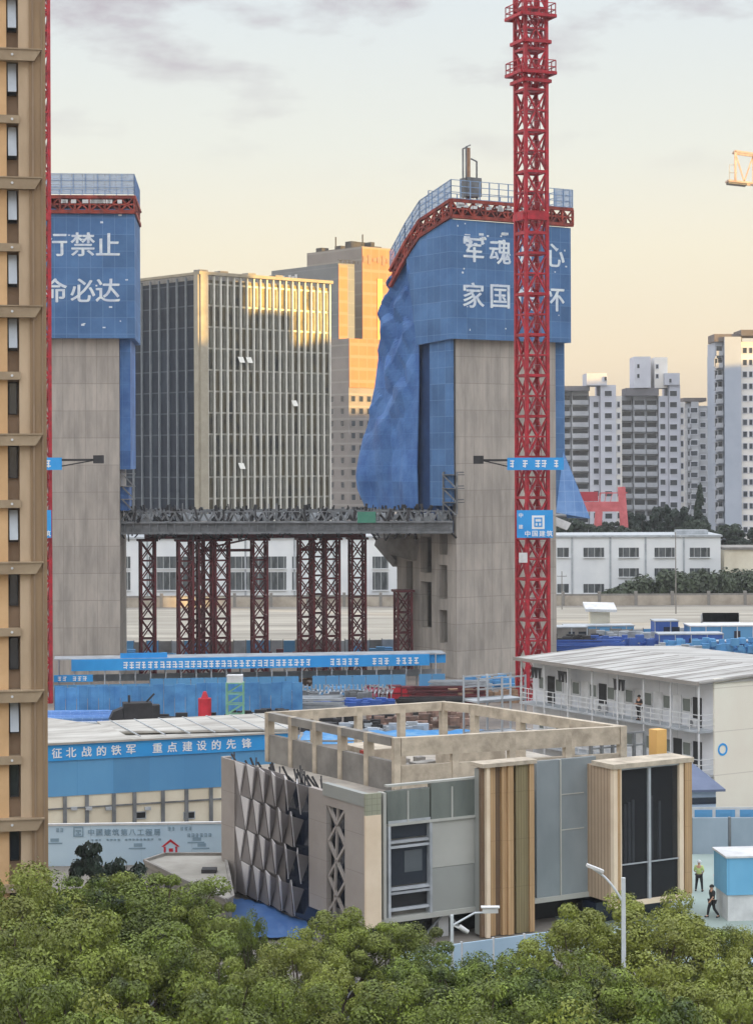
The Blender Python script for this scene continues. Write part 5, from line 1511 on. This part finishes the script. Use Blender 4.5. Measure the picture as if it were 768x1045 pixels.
wdC = mat('olive fin', c(138, 126, 94), c(116, 104, 78), .8, .5, stretch=(3, 3, .25), metal=.15, grid=(.16, 2.4, .04, .03, c(100, 90, 64), .6))
# body
b = MB()
b.box(.35, sEnd - .4, .45, tEnd, ZB, ztp - .95); b.build('wall', M['concg'], bb)
b = MB(); b.box(1.0, sEnd - 1, 1.6, tEnd - 1, 0, ZB - .001); b.build('undercroft', M['black'], bb)
b = MB(); b.box(.4, sEnd - .5, .5, tEnd - .05, ztp - .949, ztp - .75); b.build('roof', mat('dusty roof slab', c(176, 168, 156), c(140, 132, 124), .5, .95, bump=.3), bb)
b = MB()
b.box(-.2, sEnd - .5, .0, .44, ZB - .25, ZB); b.build('floor_edge', gpl, bb)
MB().box(.1, .3, .45, tEnd, .1, ZB - .001).build('plinth', M['concg'], bb)
for px in (462, 700):
    s = fr(px, 940)[0]; MB().box(s - .3, s + .3, .9, 1.5, 0, ZB - .26).build('column', M['white'], bb)
b = MB(); s = fr(440, 940)[0]; b.bar((s, .8, .1), (s + 1.2, .8, ZB - .3), .1); b.bar((s + 2.4, .8, .1), (s + 1.4, .8, ZB - .3), .1); b.build('brace', M['steelp'], bb)
# left (side) wall: flat grey part with X lattice
t1 = si(336, 800)[0]; t2 = si(320, 800)[0]; t0_ = si(371, 800)[0]
tx0, tx1 = si(357, 860)[0], si(338, 860)[0]
zx1 = si(347, 824)[1]; zx0 = ZB
b = MB()
b.box(-.3, 0, t0_ - .6, tx0, ZB - .3, ztp - .55); b.box(-.3, 0, tx1, t2, ZB - .3, ztp - .3 if 0 else ztp - .35); b.box(-.3, 0, tx0, tx1, zx1, ztp - .55)
b.build('side_panel', gry, bb)
MB().box(-.34, 0.0, t0_ - .6, t1 + .1, ztp - .549, ztp + .08).build('parapet', gpd, bb)
b = MB(); w_ = tx1 - tx0
b.box(.12, .14, tx0, tx1, zx0, zx1)
b.build('dark_glazing', M['navyg'], bb)
b = MB(); nn = 3
for k in range(nn):
    za = zx0 - .2 + (zx1 - zx0 + .2) * k / nn; zb_ = zx0 - .2 + (zx1 - zx0 + .2) * (k + 1) / nn
    m_ = (tx0 + tx1) / 2
    b.bar((-.18, tx0 + .1, za), (-.18, tx1 - .1, zb_), .14)
    b.bar((-.18, tx1 - .1, za), (-.18, tx0 + .1, zb_), .14)
b.bar((-.18, m_ + .35, zx0 - .2), (-.18, m_ - .1, zx1), .12); b.bar((-.18, tx0 + .05, zx0 - .2), (-.18, tx0 + .05, zx1), .12)
b.build('lattice', gry, bb)
# folded triangle panels
tp0, tp1 = si(318, 800)[0], tEnd
b = MB(); b.box(.02, .3, tp0 - .9, tp1, .25, ztp - .5); b.build('backing', M['navyg'], bb)
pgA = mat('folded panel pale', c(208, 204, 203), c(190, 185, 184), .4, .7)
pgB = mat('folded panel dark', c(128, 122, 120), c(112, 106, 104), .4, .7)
rows_n = 4; zlo = .35; zhi = ztp - .15; rh = (zhi - zlo) / rows_n
TE = tp1 - 1.6; ncol = 6; cwid = (TE - tp0) / ncol
b = MB()
def opn(t): return max(0, 1 - (t - tp0) / (TE - tp0))
for j in range(rows_n):
    zt2_, zb2_ = zhi - j * rh, zhi - (j + 1) * rh
    off = (j % 2) * .5
    for i in range(-1, ncol + 1):
        a0 = tp0 + (i + off) * cwid; a1 = a0 + cwid; am = (a0 + a1) / 2
        # pale inverted triangle, tipped out along its near edge
        if a0 > tp0 - .1 and a1 < TE + .1:
            o_ = opn(am); d = .1 + .75 * o_
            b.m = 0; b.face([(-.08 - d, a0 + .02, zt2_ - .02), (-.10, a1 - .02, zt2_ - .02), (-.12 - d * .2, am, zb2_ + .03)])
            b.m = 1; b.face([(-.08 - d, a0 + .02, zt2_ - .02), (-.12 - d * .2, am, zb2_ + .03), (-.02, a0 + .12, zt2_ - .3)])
        # darker upright triangle between two of them
        b0_, b1_ = am, am + cwid; bm_ = a1
        if b0_ > tp0 - .1 and b1_ < TE + .1:
            o_ = opn(bm_)
            if not (o_ > .62 and (j in (0, 2) or o_ > .8)):
                d = .05 + .25 * o_
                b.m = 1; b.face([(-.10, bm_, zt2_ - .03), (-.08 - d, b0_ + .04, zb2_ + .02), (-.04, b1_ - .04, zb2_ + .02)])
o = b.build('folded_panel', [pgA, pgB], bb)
md = o.modifiers.new('t', 'SOLIDIFY'); md.thickness = .04
b = MB()
b.box(-.03, .016, tp0 + 2.0 * cwid, TE, zlo, zhi)
b.build('backing_panel', pgB, bb)
MB().box(-.12, .0, TE + .02, tp1, .25, zhi).build('flat_panel', gry, bb)
MB().box(.0, .5, tp1, tp1 + .3, .25, zhi).build('end_trim', gry, bb)
# corner pier
sp1 = fr(392, 860)[0]
zc_ = fr(380, 831)[1]
b = MB(); b.box(-.34, sp1 * .6, -.3, t0_ - .62, ZB - .3, zc_ - .002); b.build('corner_pier', crm, bb)
MB().box(-.34, sp1 * .6, -.3, t0_ - .62, zc_, ztp + .1).build('pier_cap', mat('glass block', c(160, 160, 140), c(140, 142, 124), .5, .3, grid=(.3, .3, .03, .03, c(120, 120, 104), .7)), bb)
b = MB(); b.box(sp1 * .6 + .01, sp1 * .75, -.1, .4, ZB, ztp); b.box(sp1 * .82, sp1 * 1.0, -.2, .4, ZB, ztp + .05); b.build('pier_trim', gpl, bb)
# upper glass band and window stack (px 393-490)
sA, sB, sC = fr(394, 850, .2)[0], fr(438, 850, .2)[0], fr(489, 850, .2)[0]
zg = fr(440, 836, .2)[1]
b = MB(); b.box(sA, sB - .05, .1, .44, zg, ztp + .05); b.box(sB + .05, sC, .1, .44, zg, ztp + .25); b.build('glass_band', M['glassg'], bb)
b = MB()
for px in (417, 462): s = fr(px, 840)[0]; b.box(s - .04, s + .04, .05, .099, zg, ztp)
b.box(sA, sC, 0.0, .3, zg - .12, zg - .001); b.box(sA, sC - .1, .1, .4, ztp + .26, ztp + .36); b.build('glazing_bar', gpl, bb)
for (y0, y1, mm) in ((841, 856, M['glassd']), (866, 904, M['glassd']), (913, 926, M['black'])):
    za, zb_ = fr(416, y0)[1], fr(416, y1)[1]
    MB().box(sA + .15, sB - .1, .3, .43, zb_, za).build('window', mm, bb)
za, zb_ = fr(428, 868)[1], fr(428, 890)[1]
MB().box(fr(412, 0)[0], fr(430, 0)[0], .27, .299, zb_, za).build('blind', mat('half drawn blind', c(86, 92, 96), None, .5, .5), bb)
b = MB()
for y in (838, 859, 864, 907, 911, 928): z = fr(416, y)[1]; b.box(sA + .05, sB, 0.08, .44, z - .06, z + .06)
b.box(sA, sA + .14, .0, .44, ZB, zg - .13); b.box(sB - .09, sB + .05, .0, .44, ZB, zg - .13); b.build('window_frame', M['steelp'], bb)
zm = fr(465, 884)[1]; xm = (sB + sC) / 2
b = MB(); b.box(sB + .06, sC, .12, .44, zm + .01, zg - .13); b.build('upper_panel', gpl, bb)
b = MB(); b.box(sB + .06, sC, .12, .44, ZB, zm - .01); b.build('lower_panel', gpd, bb)
# wood-finned bay (px 490-545)
tf = -.75
s0, zt_ = fr(493, 786, tf); s1_, _ = fr(545, 786, tf)
zlow = max(.05, fr(520, 957, tf)[1])
MB().box(s0, s1_, tf + .35, .09, zlow + .1, zt_).build('bay_core', gpd, bb)
edges = [(492, 496, wdB, .2), (496, 500, crm, 0), (500, 508, wdA, .25), (508, 513, wdB, .33), (513, 518, wdA, .12), (518, 524, wdA, 0), (524, 527, wdB, .3), (527, 540, wdC, .1), (540, 545, wdA, 0)]
for (p0, p1, mm, rec) in edges:
    a, c2 = fr(p0, 800, tf)[0], fr(p1, 800, tf)[0]
    MB().box(a + .01, c2 - .01, tf + rec, tf + .349, zlow, zt_ + .1).build('fin', mm, bb)
b = MB()
for z in (zlow + 1.4, zlow + 3.3, zlow + 5.2): b.box(s0 + .02, s1_ - .02, tf + .12, tf + .16, z, z + .03)
MB().box(s0 - .1, s1_ + .1, tf - .1, .3, zt_ + .101, zt_ + .3).build('bay_cap', M['concp'], bb)
# clouded glass bay (px 545-593)
s2_, _ = fr(594, 800, .2); za = fr(570, 777, .2)[1]; zb_ = fr(570, 922, .2)[1]
s1b = fr(546, 800, .2)[0]
xm = s1b + (s2_ - s1b) * .5
b = MB(); b.box(s1b, xm - .04, .1, .4, ZB, za + .1); b.box(xm + .04, s2_ + .8, .1, .4, ZB, za + .1); b.build('clouded_glass', ggl, bb)
b = MB(); b.box(xm - .04, xm + .04, .04, .41, ZB, za + .1)
for y in (810, 846): z = fr(585, y, .2)[1]; b.box(xm + .04, s2_, .07, .099, z, z + .05)
b.build('glazing_bar', gpl, bb)
# dark-windowed bay (px 593-705)
tg = -2.2
s0, zt_ = fr(626, 784, tg); s3, zt3 = fr(705, 779, tg)
tS = FK.side(594, 783, s0)[0]
zlow = fr(660, 918, tg)[1]
zt_ = (zt_ + zt3) / 2
b = MB(); b.box(s0, s0 + .3, tg + .3, tS, zlow, zt_); b.build('bay_side', tan, bb)
b = MB(); b.box(s0 + .301, s3, tg + .9, .4, zlow, zt_ - .1); b.build('bay_core', M['black'], bb)
b = MB(); b.box(s0 - .1, s3 + .1, tg - .1, -.4, zt_ + .001, zt_ + .25); b.build('bay_cap', M['concp'], bb)
MB().box(s0, s3, tg, tg + .6, zlow - .25, zlow - .001).build('bay_sill', crm, bb)
sa, sb, sc_2, sd_, se = [fr(p, 800, tg)[0] for p in (634, 662, 664.5, 693, 698)]
b = MB(); b.box(s0, sa, tg, tg + .29, zlow, zt_); b.box(sd_, se - .05, tg, tg + .6, zlow, zt_); b.build('bay_pier', crm, bb)
b = MB(); b.box(se, s3, tg - .05, tg + 2, zlow, zt_); b.box(sa - .25, sa - .12, tg - .06, tg - .001, zlow, zt_); b.build('timber_pier', wdA, bb)
b = MB(); zmid = fr(660, 881, tg)[1]
b.box(sa, sb, tg + .18, tg + .22, zlow, zt_ - .02); b.box(sc_2, sd_, tg + .18, tg + .22, zlow, zt_ - .02)
gdk = bpy.data.materials.new('see through dark glass'); gdk.use_nodes = True
gb = gdk.node_tree.nodes['Principled BSDF']; gb.inputs['Base Color'].default_value = (.30, .31, .33, 1); gb.inputs['Roughness'].default_value = .06; gb.inputs['Transmission Weight'].default_value = .93; gb.inputs['IOR'].default_value = 1.1
b.build('dark_glass', gdk, bb)
b = MB(); b.box(sb, sc_2, tg + .05, tg + .25, zlow, zt_ - .02); b.box(sa, sd_, tg + .08, tg + .17, zmid, zmid + .06); b.box(sa, sd_, tg + .05, tg + .3, zt_ - .1, zt_ - .021); b.build('mullion', M['steelp'], bb)
MB().box(sa, sd_, tg + .235, tg + .26, zlow, zmid).build('lower_screen', mat('slate screen', c(44, 47, 54), None, .5, .4), bb)
b = MB()
for px in (638, 643, 647, 651, 670, 678): s = fr(px, 850, tg)[0]; b.box(s, s + .14, tg + .5, tg + .6, zmid, fr(660, 815 + (px % 5) * 2, tg)[1])
b.build('inner_post', M['steelp'], bb)
MB().box(s0 + .02, s3 - .4, tg + 1.6, .6, 0, zlow - .26).build('bay_foot', M['navyg'], bb)
# chimney duct on the roof
s, z = fr(666, 775, 4); st_, zt2 = fr(672, 744, 4)
b = MB(); b.box(s - .05, s + .65, 3.6, 4.3, ztp - .7, zt2); b.build('roof_duct', mat('ochre duct', c(214, 168, 100), c(196, 150, 84), .5, .7), bb)
# ---- raw concrete frame on the roof
ztR = 9.7
ztR = at(404, 753, 106).z
def onz(px, py, z):
    u, v = ray(px, py); Y = (CZ - z) / v; x = Y * u - FK.o[0]; y = Y - FK.o[1]
    return (x * FK.r[0] + y * FK.r[1], x * FK.l[0] + y * FK.l[1])
A_ = onz(275, 727, ztR); B2 = onz(404, 753, ztR); C2 = onz(634, 741, ztR); D2 = onz(484, 719, ztR); D1 = onz(452, 716, ztR)
def wallseg(b, p, q, z0, z1, th, inset=0.0):
    p = Vector((p[0], p[1], 0)); q = Vector((q[0], q[1], 0)); d = (q - p).normalized(); n = Vector((-d.y, d.x, 0)) * th / 2
    p = p + d * inset; q = q - d * inset
    b.hexa([(*(p - n)[:2], z0), (*(q - n)[:2], z0), (*(q + n)[:2], z0), (*(p + n)[:2], z0), (*(p - n)[:2], z1), (*(q - n)[:2], z1), (*(q + n)[:2], z1), (*(p + n)[:2], z1)])
segs = [(A_, B2, 5, .45, True), (B2, C2, 4, .95, True), (C2, D2, 3, .6, False), (D2, D1, 1, .5, False), (D1, A_, 4, .5, False)]
zr = ztp - .75
for k, (p, q, n, bh, low) in enumerate(segs):
    b = MB(); wallseg(b, p, q, ztR - bh, ztR, .42, .22); b.build('roof_beam', M['concp'] if k else M['concg'], bb)
    if low:
        b = MB(); wallseg(b, p, q, zr, zr + (1.55 if k == 0 else 1.35), .30, .23); b.build('low_wall', M['concg'] if k == 0 else M['concp'], bb)
    for i in range(n):
        f_ = i / n
        x = p[0] + (q[0] - p[0]) * f_; y = p[1] + (q[1] - p[1]) * f_
        o = MB().box(-.18, .18, -.217, .217, 0, ztR - zr + .004).build('roof_column', M['concp'], bb); o.location = (x, y, zr); o.rotation_euler = (0, 0, math.atan2(q[1] - p[1], q[0] - p[0]))
b = MB(); cx = (A_[0] + B2[0] + C2[0] + D1[0]) / 4; cy = (A_[1] + B2[1] + C2[1] + D1[1]) / 4
r = random.Random(17)
b.box(cx - 4.5, cx - 2.2, cy - 1, cy + 2, zr + .001, zr + 1.5); b.box(cx + .6, cx + 3.6, cy - 2, cy + .5, zr + .001, zr + 1.2)
b.build('roof_room', M['concp'], bb)
MB().box(cx - 5.6, cx - 4.9, cy - 2.2, cy - 1.9, zr + .3, zr + 1.7).build('red_door', mat('dull red door', c(176, 70, 60), None, .5, .6), bb)
b = MB()
for q in range(40): x = r.uniform(A_[0] + 1.5, C2[0] - 2); y = r.uniform(2.5, cy + 3); w_ = r.uniform(.2, .8); b.box(x, x + w_, y, y + w_, zr + .002, zr + r.uniform(.15, .5))
b.build('roof_debris', M['concg'], bb)
b = MB()
for q in range(26): y = r.uniform(tp0, tEnd - .5); x = r.uniform(.3, 1.2); b.bar((x, y, ztp - .75), (x + r.uniform(-.3, .3), y + .5, ztp + r.uniform(-.3, .15)), .08)
b.build('bent_rebar', M['dark'], bb)
b = MB()
s5, z5 = fr(608, 770, 6)
for q in range(6):
    x = s5 + q * .75; b.bar((x, 6.5, zr), (x, 6.5, zr + 1.6), .16)
for z in (.9, 1.6): b.bar((s5, 6.5, zr + z), (s5 + 3.75, 6.5, zr + z), .1)
b.build('pipe_rack', M['steel'], bb)
# ================================================================ TAN APARTMENT BUILDING
FA = F((ray(47.5, 470)[0] * 95, 95), 12)
ap = TF('apartment_building', 'tan and orange high-rise apartment facade filling the photo edge', 'apartment building', FA)
def fa(px, py=470, t=0.0): return FA.front(px, py, t)
orange = mat('orange render', c(204, 168, 126), c(186, 150, 110), .4, .8)
tan1 = mat('pale tan pier', c(188, 166, 140), c(164, 143, 118), .5, .8, stretch=(1, 1, .3))
tan2 = mat('tan pier', c(150, 126, 98), c(128, 106, 82), .5, .8, stretch=(1, 1, .3))
brn = mat('brown spandrel', c(146, 126, 106), c(132, 112, 92), .5, .8)
led = mat('ledge stone', c(160, 142, 118), c(136, 118, 96), .5, .8)
ztA = fa(20, -120)[1]
MB().box(-16, fa(8)[0], 0, 12, 0, ztA).build('orange_wall', orange, ap)
MB().box(fa(8)[0] + .001, fa(20)[0], .45, 12, 0, ztA).build('spandrel_wall', brn, ap)
MB().box(fa(20)[0] + .001, fa(31)[0], -.1, 12, 0, ztA).build('pale_pier', tan1, ap)
MB().box(fa(31)[0] + .001, 0, -.2, 12, 0, ztA).build('corner_pier', tan2, ap)
b = MB(); x = fa(31)[0]; b.box(x + .12, x + .2, -.26, -.201, 0, ztA); x = fa(43)[0]; b.box(x, x + .06, -.26, -.201, 0, ztA); b.build('joint_trim', brn, ap)
stp = 65.3
grl = mat('opened frosted pane', c(168, 174, 180), c(150, 156, 164), .6, .3)
opened = {0, 1, 2, 3, 4, 5, 8, 11}
w0, w1 = fa(9)[0], fa(18.5)[0]
for k in range(-1, 15):
    yt = -.5 + k * stp + (0 if k < 6 else 1.0 * 0)
    yt = {0: -2}.get(k, yt)
    za, zb_ = fa(14, k * stp - 2)[1], fa(14, k * stp + 31)[1]
    fm = MB(); fm.box(w0, w0 + .05, .3, .44, zb_, za); fm.box(w1 - .05, w1, .3, .44, zb_, za); fm.box(w0 + .05, w1 - .05, .3, .44, za - .05, za); fm.box(w0 + .05, w1 - .05, .3, .44, zb_, zb_ + .05)
    f_ = fm.build('window', M['dark'], ap)
    MB().box(w0 + .05, w1 - .05, .38, .42, zb_ + .05, za - .05).build('pane', M['glassd'], f_)
    if k in opened:
        MB().slab([(w0 + .02, .28, za - .03), (w1 - .02, .28, za - .03), (w1 - .02, -.12, zb_ + .1), (w0 + .02, -.12, zb_ + .1)], (0, -.03, .02)).build('sash', grl, f_)
    wide = k % 2 == 0
    zl1 = fa(20, k * stp + 52 + (0 if wide else 1))[1]; zl0 = fa(20, k * stp + (63 if wide else 61))[1]
    b = MB()
    if wide: 
        xr0, xr1 = fa(36)[0], fa(43)[0]
        b.slab([(-16, -.45, zl0), (xr0, -.45, zl0), (xr1, -.45, zl1), (-16, -.45, zl1)], (0, .9, 0))
        b.box(-16, xr1 + .03, -.5, .3, zl1 + .001, zl1 + .06)
    else:
        b.box(-16, fa(21)[0], -.3, .4, zl0, zl1)
    b.build('ledge', led, ap)
    b = MB(); x, z = fa(12, k * stp + 57); b.bar((x, -.46 if wide else -.31, z), (x, -.5 if wide else -.36, z), .12, 8); b.build('ledge_lamp', M['white'], ap)
# ================================================================ STREET LAMP, CAMERA POLE, FENCE
Yl = 74
p = at(636, 950, Yl); t = T('street_lamp', 'white single-arm street lamp rising from the trees before the dark-windowed bay', 'street lamp', (p.x, Yl, 0))
zt_ = at(636, 896, Yl).z; pa = at(605, 887, Yl)
wp = mat('lamp pole paint', c(205, 210, 215), c(185, 190, 196), 1, .4)
MB().bar((0, 0, 0), (0, 0, zt_), .2, 12, .15).build('pole', wp, t)
b = MB(); q0 = Vector((0, 0, zt_ - .9)); q1 = Vector((pa.x - p.x, 0, pa.z)); prev = q0
for i in range(1, 9):
    f_ = i / 8; q = q0.lerp(q1, f_) + Vector((0, 0, .18 * math.sin(f_ * PI))); b.bar(prev, q, .09, 8); prev = q
b.build('arm', wp, t)
b = MB(); b.slab([q1 + Vector((-.25, -.14, .1)), q1 + Vector((.35, -.14, -.14)), q1 + Vector((.35, .14, -.14)), q1 + Vector((-.25, .14, .1))], (.03, 0, .09)); b.build('lamp_head', M['white'], t)
Yl = 80
p = at(461, 960, Yl); t = T('camera_pole', 'white pole with an arm carrying surveillance cameras before the beige building', 'camera pole', (p.x, Yl, 0))
def L3(px, py): q = at(px, py, Yl); return Vector((q.x - p.x, 0, q.z))
MB().bar((0, 0, 0), (0, 0, L3(461, 934).z), .16, 12, .13).build('pole', wp, t)
b = MB(); b.bar(L3(461, 945), L3(484, 932), .08, 8); b.bar(L3(484, 932), L3(508, 931), .08, 8); b.build('arm', wp, t)
b = MB(); q = L3(500, 929); b.box(q.x - .3, q.x + .3, -.14, .14, q.z - .1, q.z + .08); b.slab([(q.x - .36, -.17, q.z + .1), (q.x + .36, -.17, q.z + .1), (q.x + .36, .17, q.z + .1), (q.x - .36, .17, q.z + .1)], (0, 0, .04)); b.build('box_camera', M['white'], t)
b = MB(); q = L3(471, 949); b.bar(q + Vector((-.1, 0, .12)), q + Vector((.25, 0, -.1)), .2, 10, .16); b.bar((0, 0, q.z + .2), q, .06); b.build('small_camera', M['white'], t)
p0 = at(405, 975, 93); p1 = at(566, 965, 97); FF = F((p0.x, p0.y), math.degrees(math.atan2(p1.y - p0.y, p1.x - p0.x)))
fe = TF('site_fence', 'low pale blue site fence at the foot of the wood-finned bay', 'fence', FF)
zf = FF.front(480, 962)[1]; n = 5; Lf_ = (p1 - p0).length
for i in range(n):
    MB().box(Lf_ * i / n + .05, Lf_ * (i + 1) / n - .05, 0, .1, .1, zf).build('panel', mat('pale fence blue', c(168, 190, 205), c(150, 174, 192), .4, .6) if i == 0 else bpy.data.materials['pale fence blue'], fe)
for i in range(n + 1): MB().bar((Lf_ * i / n, .05, 0), (Lf_ * i / n, .05, zf + .08), .09).build('post', M['white'], fe)
# ================================================================ PEOPLE
def skin(name, verts, edges, radii, mm, parent, root=0, lv=2):
    me = bpy.data.meshes.new(name); me.from_pydata(verts, edges, []); me.update()
    o = bpy.data.objects.new(name, me); COL.objects.link(o)
    md = o.modifiers.new('s', 'SKIN'); md.use_smooth_shade = True
    sv = me.skin_vertices
    if not sv:
        bm = __import__('bmesh').new(); bm.from_mesh(me); bm.verts.layers.skin.verify(); bm.to_mesh(me); bm.free(); sv = me.skin_vertices
    for i, r_ in enumerate(radii):
        rx, ry = r_ if isinstance(r_, tuple) else (r_, r_)
        sv[0].data[i].radius = (rx, ry); sv[0].data[i].use_root = (i == root)
    s2 = o.modifiers.new('d', 'SUBSURF'); s2.levels = lv; s2.render_levels = lv
    bpy.context.view_layer.update()
    m2 = bpy.data.meshes.new_from_object(o.evaluated_get(bpy.context.evaluated_depsgraph_get()))
    bpy.data.objects.remove(o); m2.materials.clear(); m2.materials.append(mm); m2.polygons.foreach_set('use_smooth', [True] * len(m2.polygons))
    q = bpy.data.objects.new(name, m2); COL.objects.link(q); q.parent = parent
    return q
skm = mat('skin', c(196, 150, 124), None, 2, .6)
def person(loc, rz, label, pose, shirt, trous, hat=None, vest=None, hair=True):
    t = T('person', label, 'person', loc, rz)
    J = dict(pelvis=(0, 0, .93), waist=(0, 0, 1.08), chest=(0, .0, 1.32), neck=(0, -.01, 1.47), head=(0, -.03, 1.58), crown=(0, -.02, 1.70),
             sl=(-.19, 0, 1.40), el=(-.26, .02, 1.13), hl=(-.24, -.08, .88), sr=(.19, 0, 1.40), er=(.26, .02, 1.13), hr=(.24, -.08, .88),
             pl=(-.1, 0, .88), kl=(-.11, -.03, .49), al=(-.11, .02, .09), tl=(-.12, -.16, .04), pr=(.1, 0, .88), kr=(.11, -.03, .49), ar=(.11, .02, .09), tr=(.12, -.16, .04))
    J.update(pose)
    names = list(J); idx = {n_: i for i, n_ in enumerate(names)}
    E_ = [('pelvis', 'waist'), ('waist', 'chest'), ('chest', 'neck'), ('neck', 'head'), ('head', 'crown'), ('chest', 'sl'), ('sl', 'el'), ('el', 'hl'), ('chest', 'sr'), ('sr', 'er'), ('er', 'hr'),
          ('pelvis', 'pl'), ('pl', 'kl'), ('kl', 'al'), ('al', 'tl'), ('pelvis', 'pr'), ('pr', 'kr'), ('kr', 'ar'), ('ar', 'tr')]
    R_ = dict(pelvis=(.15, .11), waist=(.13, .1), chest=(.16, .11), neck=.055, head=(.085, .1), crown=(.06, .075), sl=.065, el=.045, hl=.032, sr=.065, er=.045, hr=.032, pl=.09, kl=.06, al=.042, tl=.035, pr=.09, kr=.06, ar=.042, tr=.035)
    skin('body', [J[n_] for n_ in names], [(idx[a], idx[b_]) for a, b_ in E_], [R_[n_] for n_ in names], skm, t)
    # fingers and face details
    for h_, e_ in (('hl', 'el'), ('hr', 'er')):
        H_ = Vector(J[h_]); d = (H_ - Vector(J[e_])).normalized(); b = MB()
        b.bar(H_ - d * .01, H_ + d * .07, .07, 6, .08)
        for q in range(4): o_ = Vector((0, (q - 1.5) * .022, 0)); b.bar(H_ + d * .06 + o_, H_ + d * (.14 + .012 * (1.5 - abs(q - 1.5))) + o_, .02, 5, .014)
        b.bar(H_ + Vector((0, -.035, 0)), H_ + d * .06 + Vector((0, -.075, 0)), .022, 5, .016)
        b.build('hand', skm, t)
    hd = Vector(J['head'])
    b = MB(); b.bar(hd + Vector((0, -.09, .02)), hd + Vector((0, -.125, -.02)), .02, 5, .03); b.build('nose', skm, t)
    def sub(ns, es, nm, mm, k, rr_=None):
        ii = {n_: i for i, n_ in enumerate(ns)}
        skin(nm, [J[n_] for n_ in ns], [(ii[a], ii[b_]) for a, b_ in es], [tuple(np_ * k + .012 for np_ in (R_[n_] if isinstance(R_[n_], tuple) else (R_[n_], R_[n_]))) for n_ in ns], mm, t)
    J['el2'] = J['el']; 
    sub(['pelvis', 'waist', 'chest', 'sl', 'el', 'sr', 'er'], [('pelvis', 'waist'), ('waist', 'chest'), ('chest', 'sl'), ('sl', 'el'), ('chest', 'sr'), ('sr', 'er')], 'shirt', shirt, 1.12)
    sub(['pelvis', 'pl', 'kl', 'al', 'pr', 'kr', 'ar'], [('pelvis', 'pl'), ('pl', 'kl'), ('kl', 'al'), ('pelvis', 'pr'), ('pr', 'kr'), ('kr', 'ar')], 'trousers', trous, 1.14)
    if vest: sub(['waist', 'chest'], [('waist', 'chest')], 'vest', vest, 1.3)
    for a_, t_ in (('al', 'tl'), ('ar', 'tr')):
        b = MB(); A = Vector(J[a_]); B_ = Vector(J[t_]); b.bar(A + Vector((0, .05, -.04)), B_ + Vector((0, -.02, 0)), .1, 8, .08); b.build('shoe', M['black'], t)
    b = MB(); k_ = 1.0; rings = 5
    for j in range(rings):
        th0 = PI / 2 * j / rings; th1 = PI / 2 * (j + 1) / rings
        for i in range(12):
            a0 = 2 * PI * i / 12; a1 = 2 * PI * (i + 1) / 12
            pt = lambda a, th: hd + Vector((.125 * math.cos(a) * math.cos(th), .14 * math.sin(a) * math.cos(th) + .01, .04 + .14 * math.sin(th)))
            b.face([pt(a0, th0), pt(a1, th0), pt(a1, th1), pt(a0, th1)])
    if hat:
        o = b.build('helmet', hat, t, smooth=True); bb_ = MB(); bb_.box(hd.x - .11, hd.x + .11, hd.y - .2, hd.y - .1, hd.z + .04, hd.z + .055); bb_.build('brim', hat, t)
    else: b.build('hair', M['black'], t, smooth=True)
    return t
hiv = mat('lime high vis', c(190, 205, 130), c(175, 190, 120), 1, .7)
person(ground(713, 910), math.radians(160), 'person in a lime vest, pale shirt, dark trousers and white helmet standing on the court',
       dict(hl=(-.16, -.2, 1.02), hr=(.16, -.2, 1.02), pl=(-.11, 0, .88), kl=(-.15, -.02, .49), al=(-.18, .02, .09), tl=(-.2, -.15, .04), kr=(.14, -.02, .49), ar=(.18, .02, .09), tr=(.2, -.15, .04)),
       hiv, M['dark'], M['white'], hiv)
person(ground(726.5, 937), math.radians(-70), 'person in black clothes walking across the court beside the kiosk',
       dict(el=(-.24, .12, 1.15), hl=(-.22, .16, .92), er=(.24, -.08, 1.14), hr=(.2, -.22, .95), kl=(-.1, -.16, .5), al=(-.1, -.22, .12), tl=(-.1, -.37, .08), kr=(.1, .06, .48), ar=(.1, .32, .14), tr=(.1, .2, .04)),
       M['black'], M['black'])
w = FDm.w(-.75, 7.0, 2 * fh)
person(w, math.radians(-50), 'person in dark clothes standing on the top gallery of the dormitory', dict(hl=(-.1, -.3, 1.15), hr=(.1, -.3, 1.15)), M['dark'], M['dark'])

# ================================================================ EVENING AIR
b = MB(); b.box(-260, 345, -160, 720, -1, 108)
hz = b.build('haze', None or M['white']); hz['kind'] = 'stuff'
hm_ = bpy.data.materials.new('evening air'); hm_.use_nodes = True
t_ = hm_.node_tree
for n_ in list(t_.nodes): t_.nodes.remove(n_)
o_ = N(t_, 'ShaderNodeOutputMaterial'); v_ = N(t_, 'ShaderNodeVolumePrincipled')
v_.inputs['Color'].default_value = (.86, .88, .90, 1); v_.inputs['Density'].default_value = 0.00018; v_.inputs['Anisotropy'].default_value = 0.1
t_.links.new(v_.outputs[0], o_.inputs['Volume'])
hz.data.materials.clear(); hz.data.materials.append(hm_)
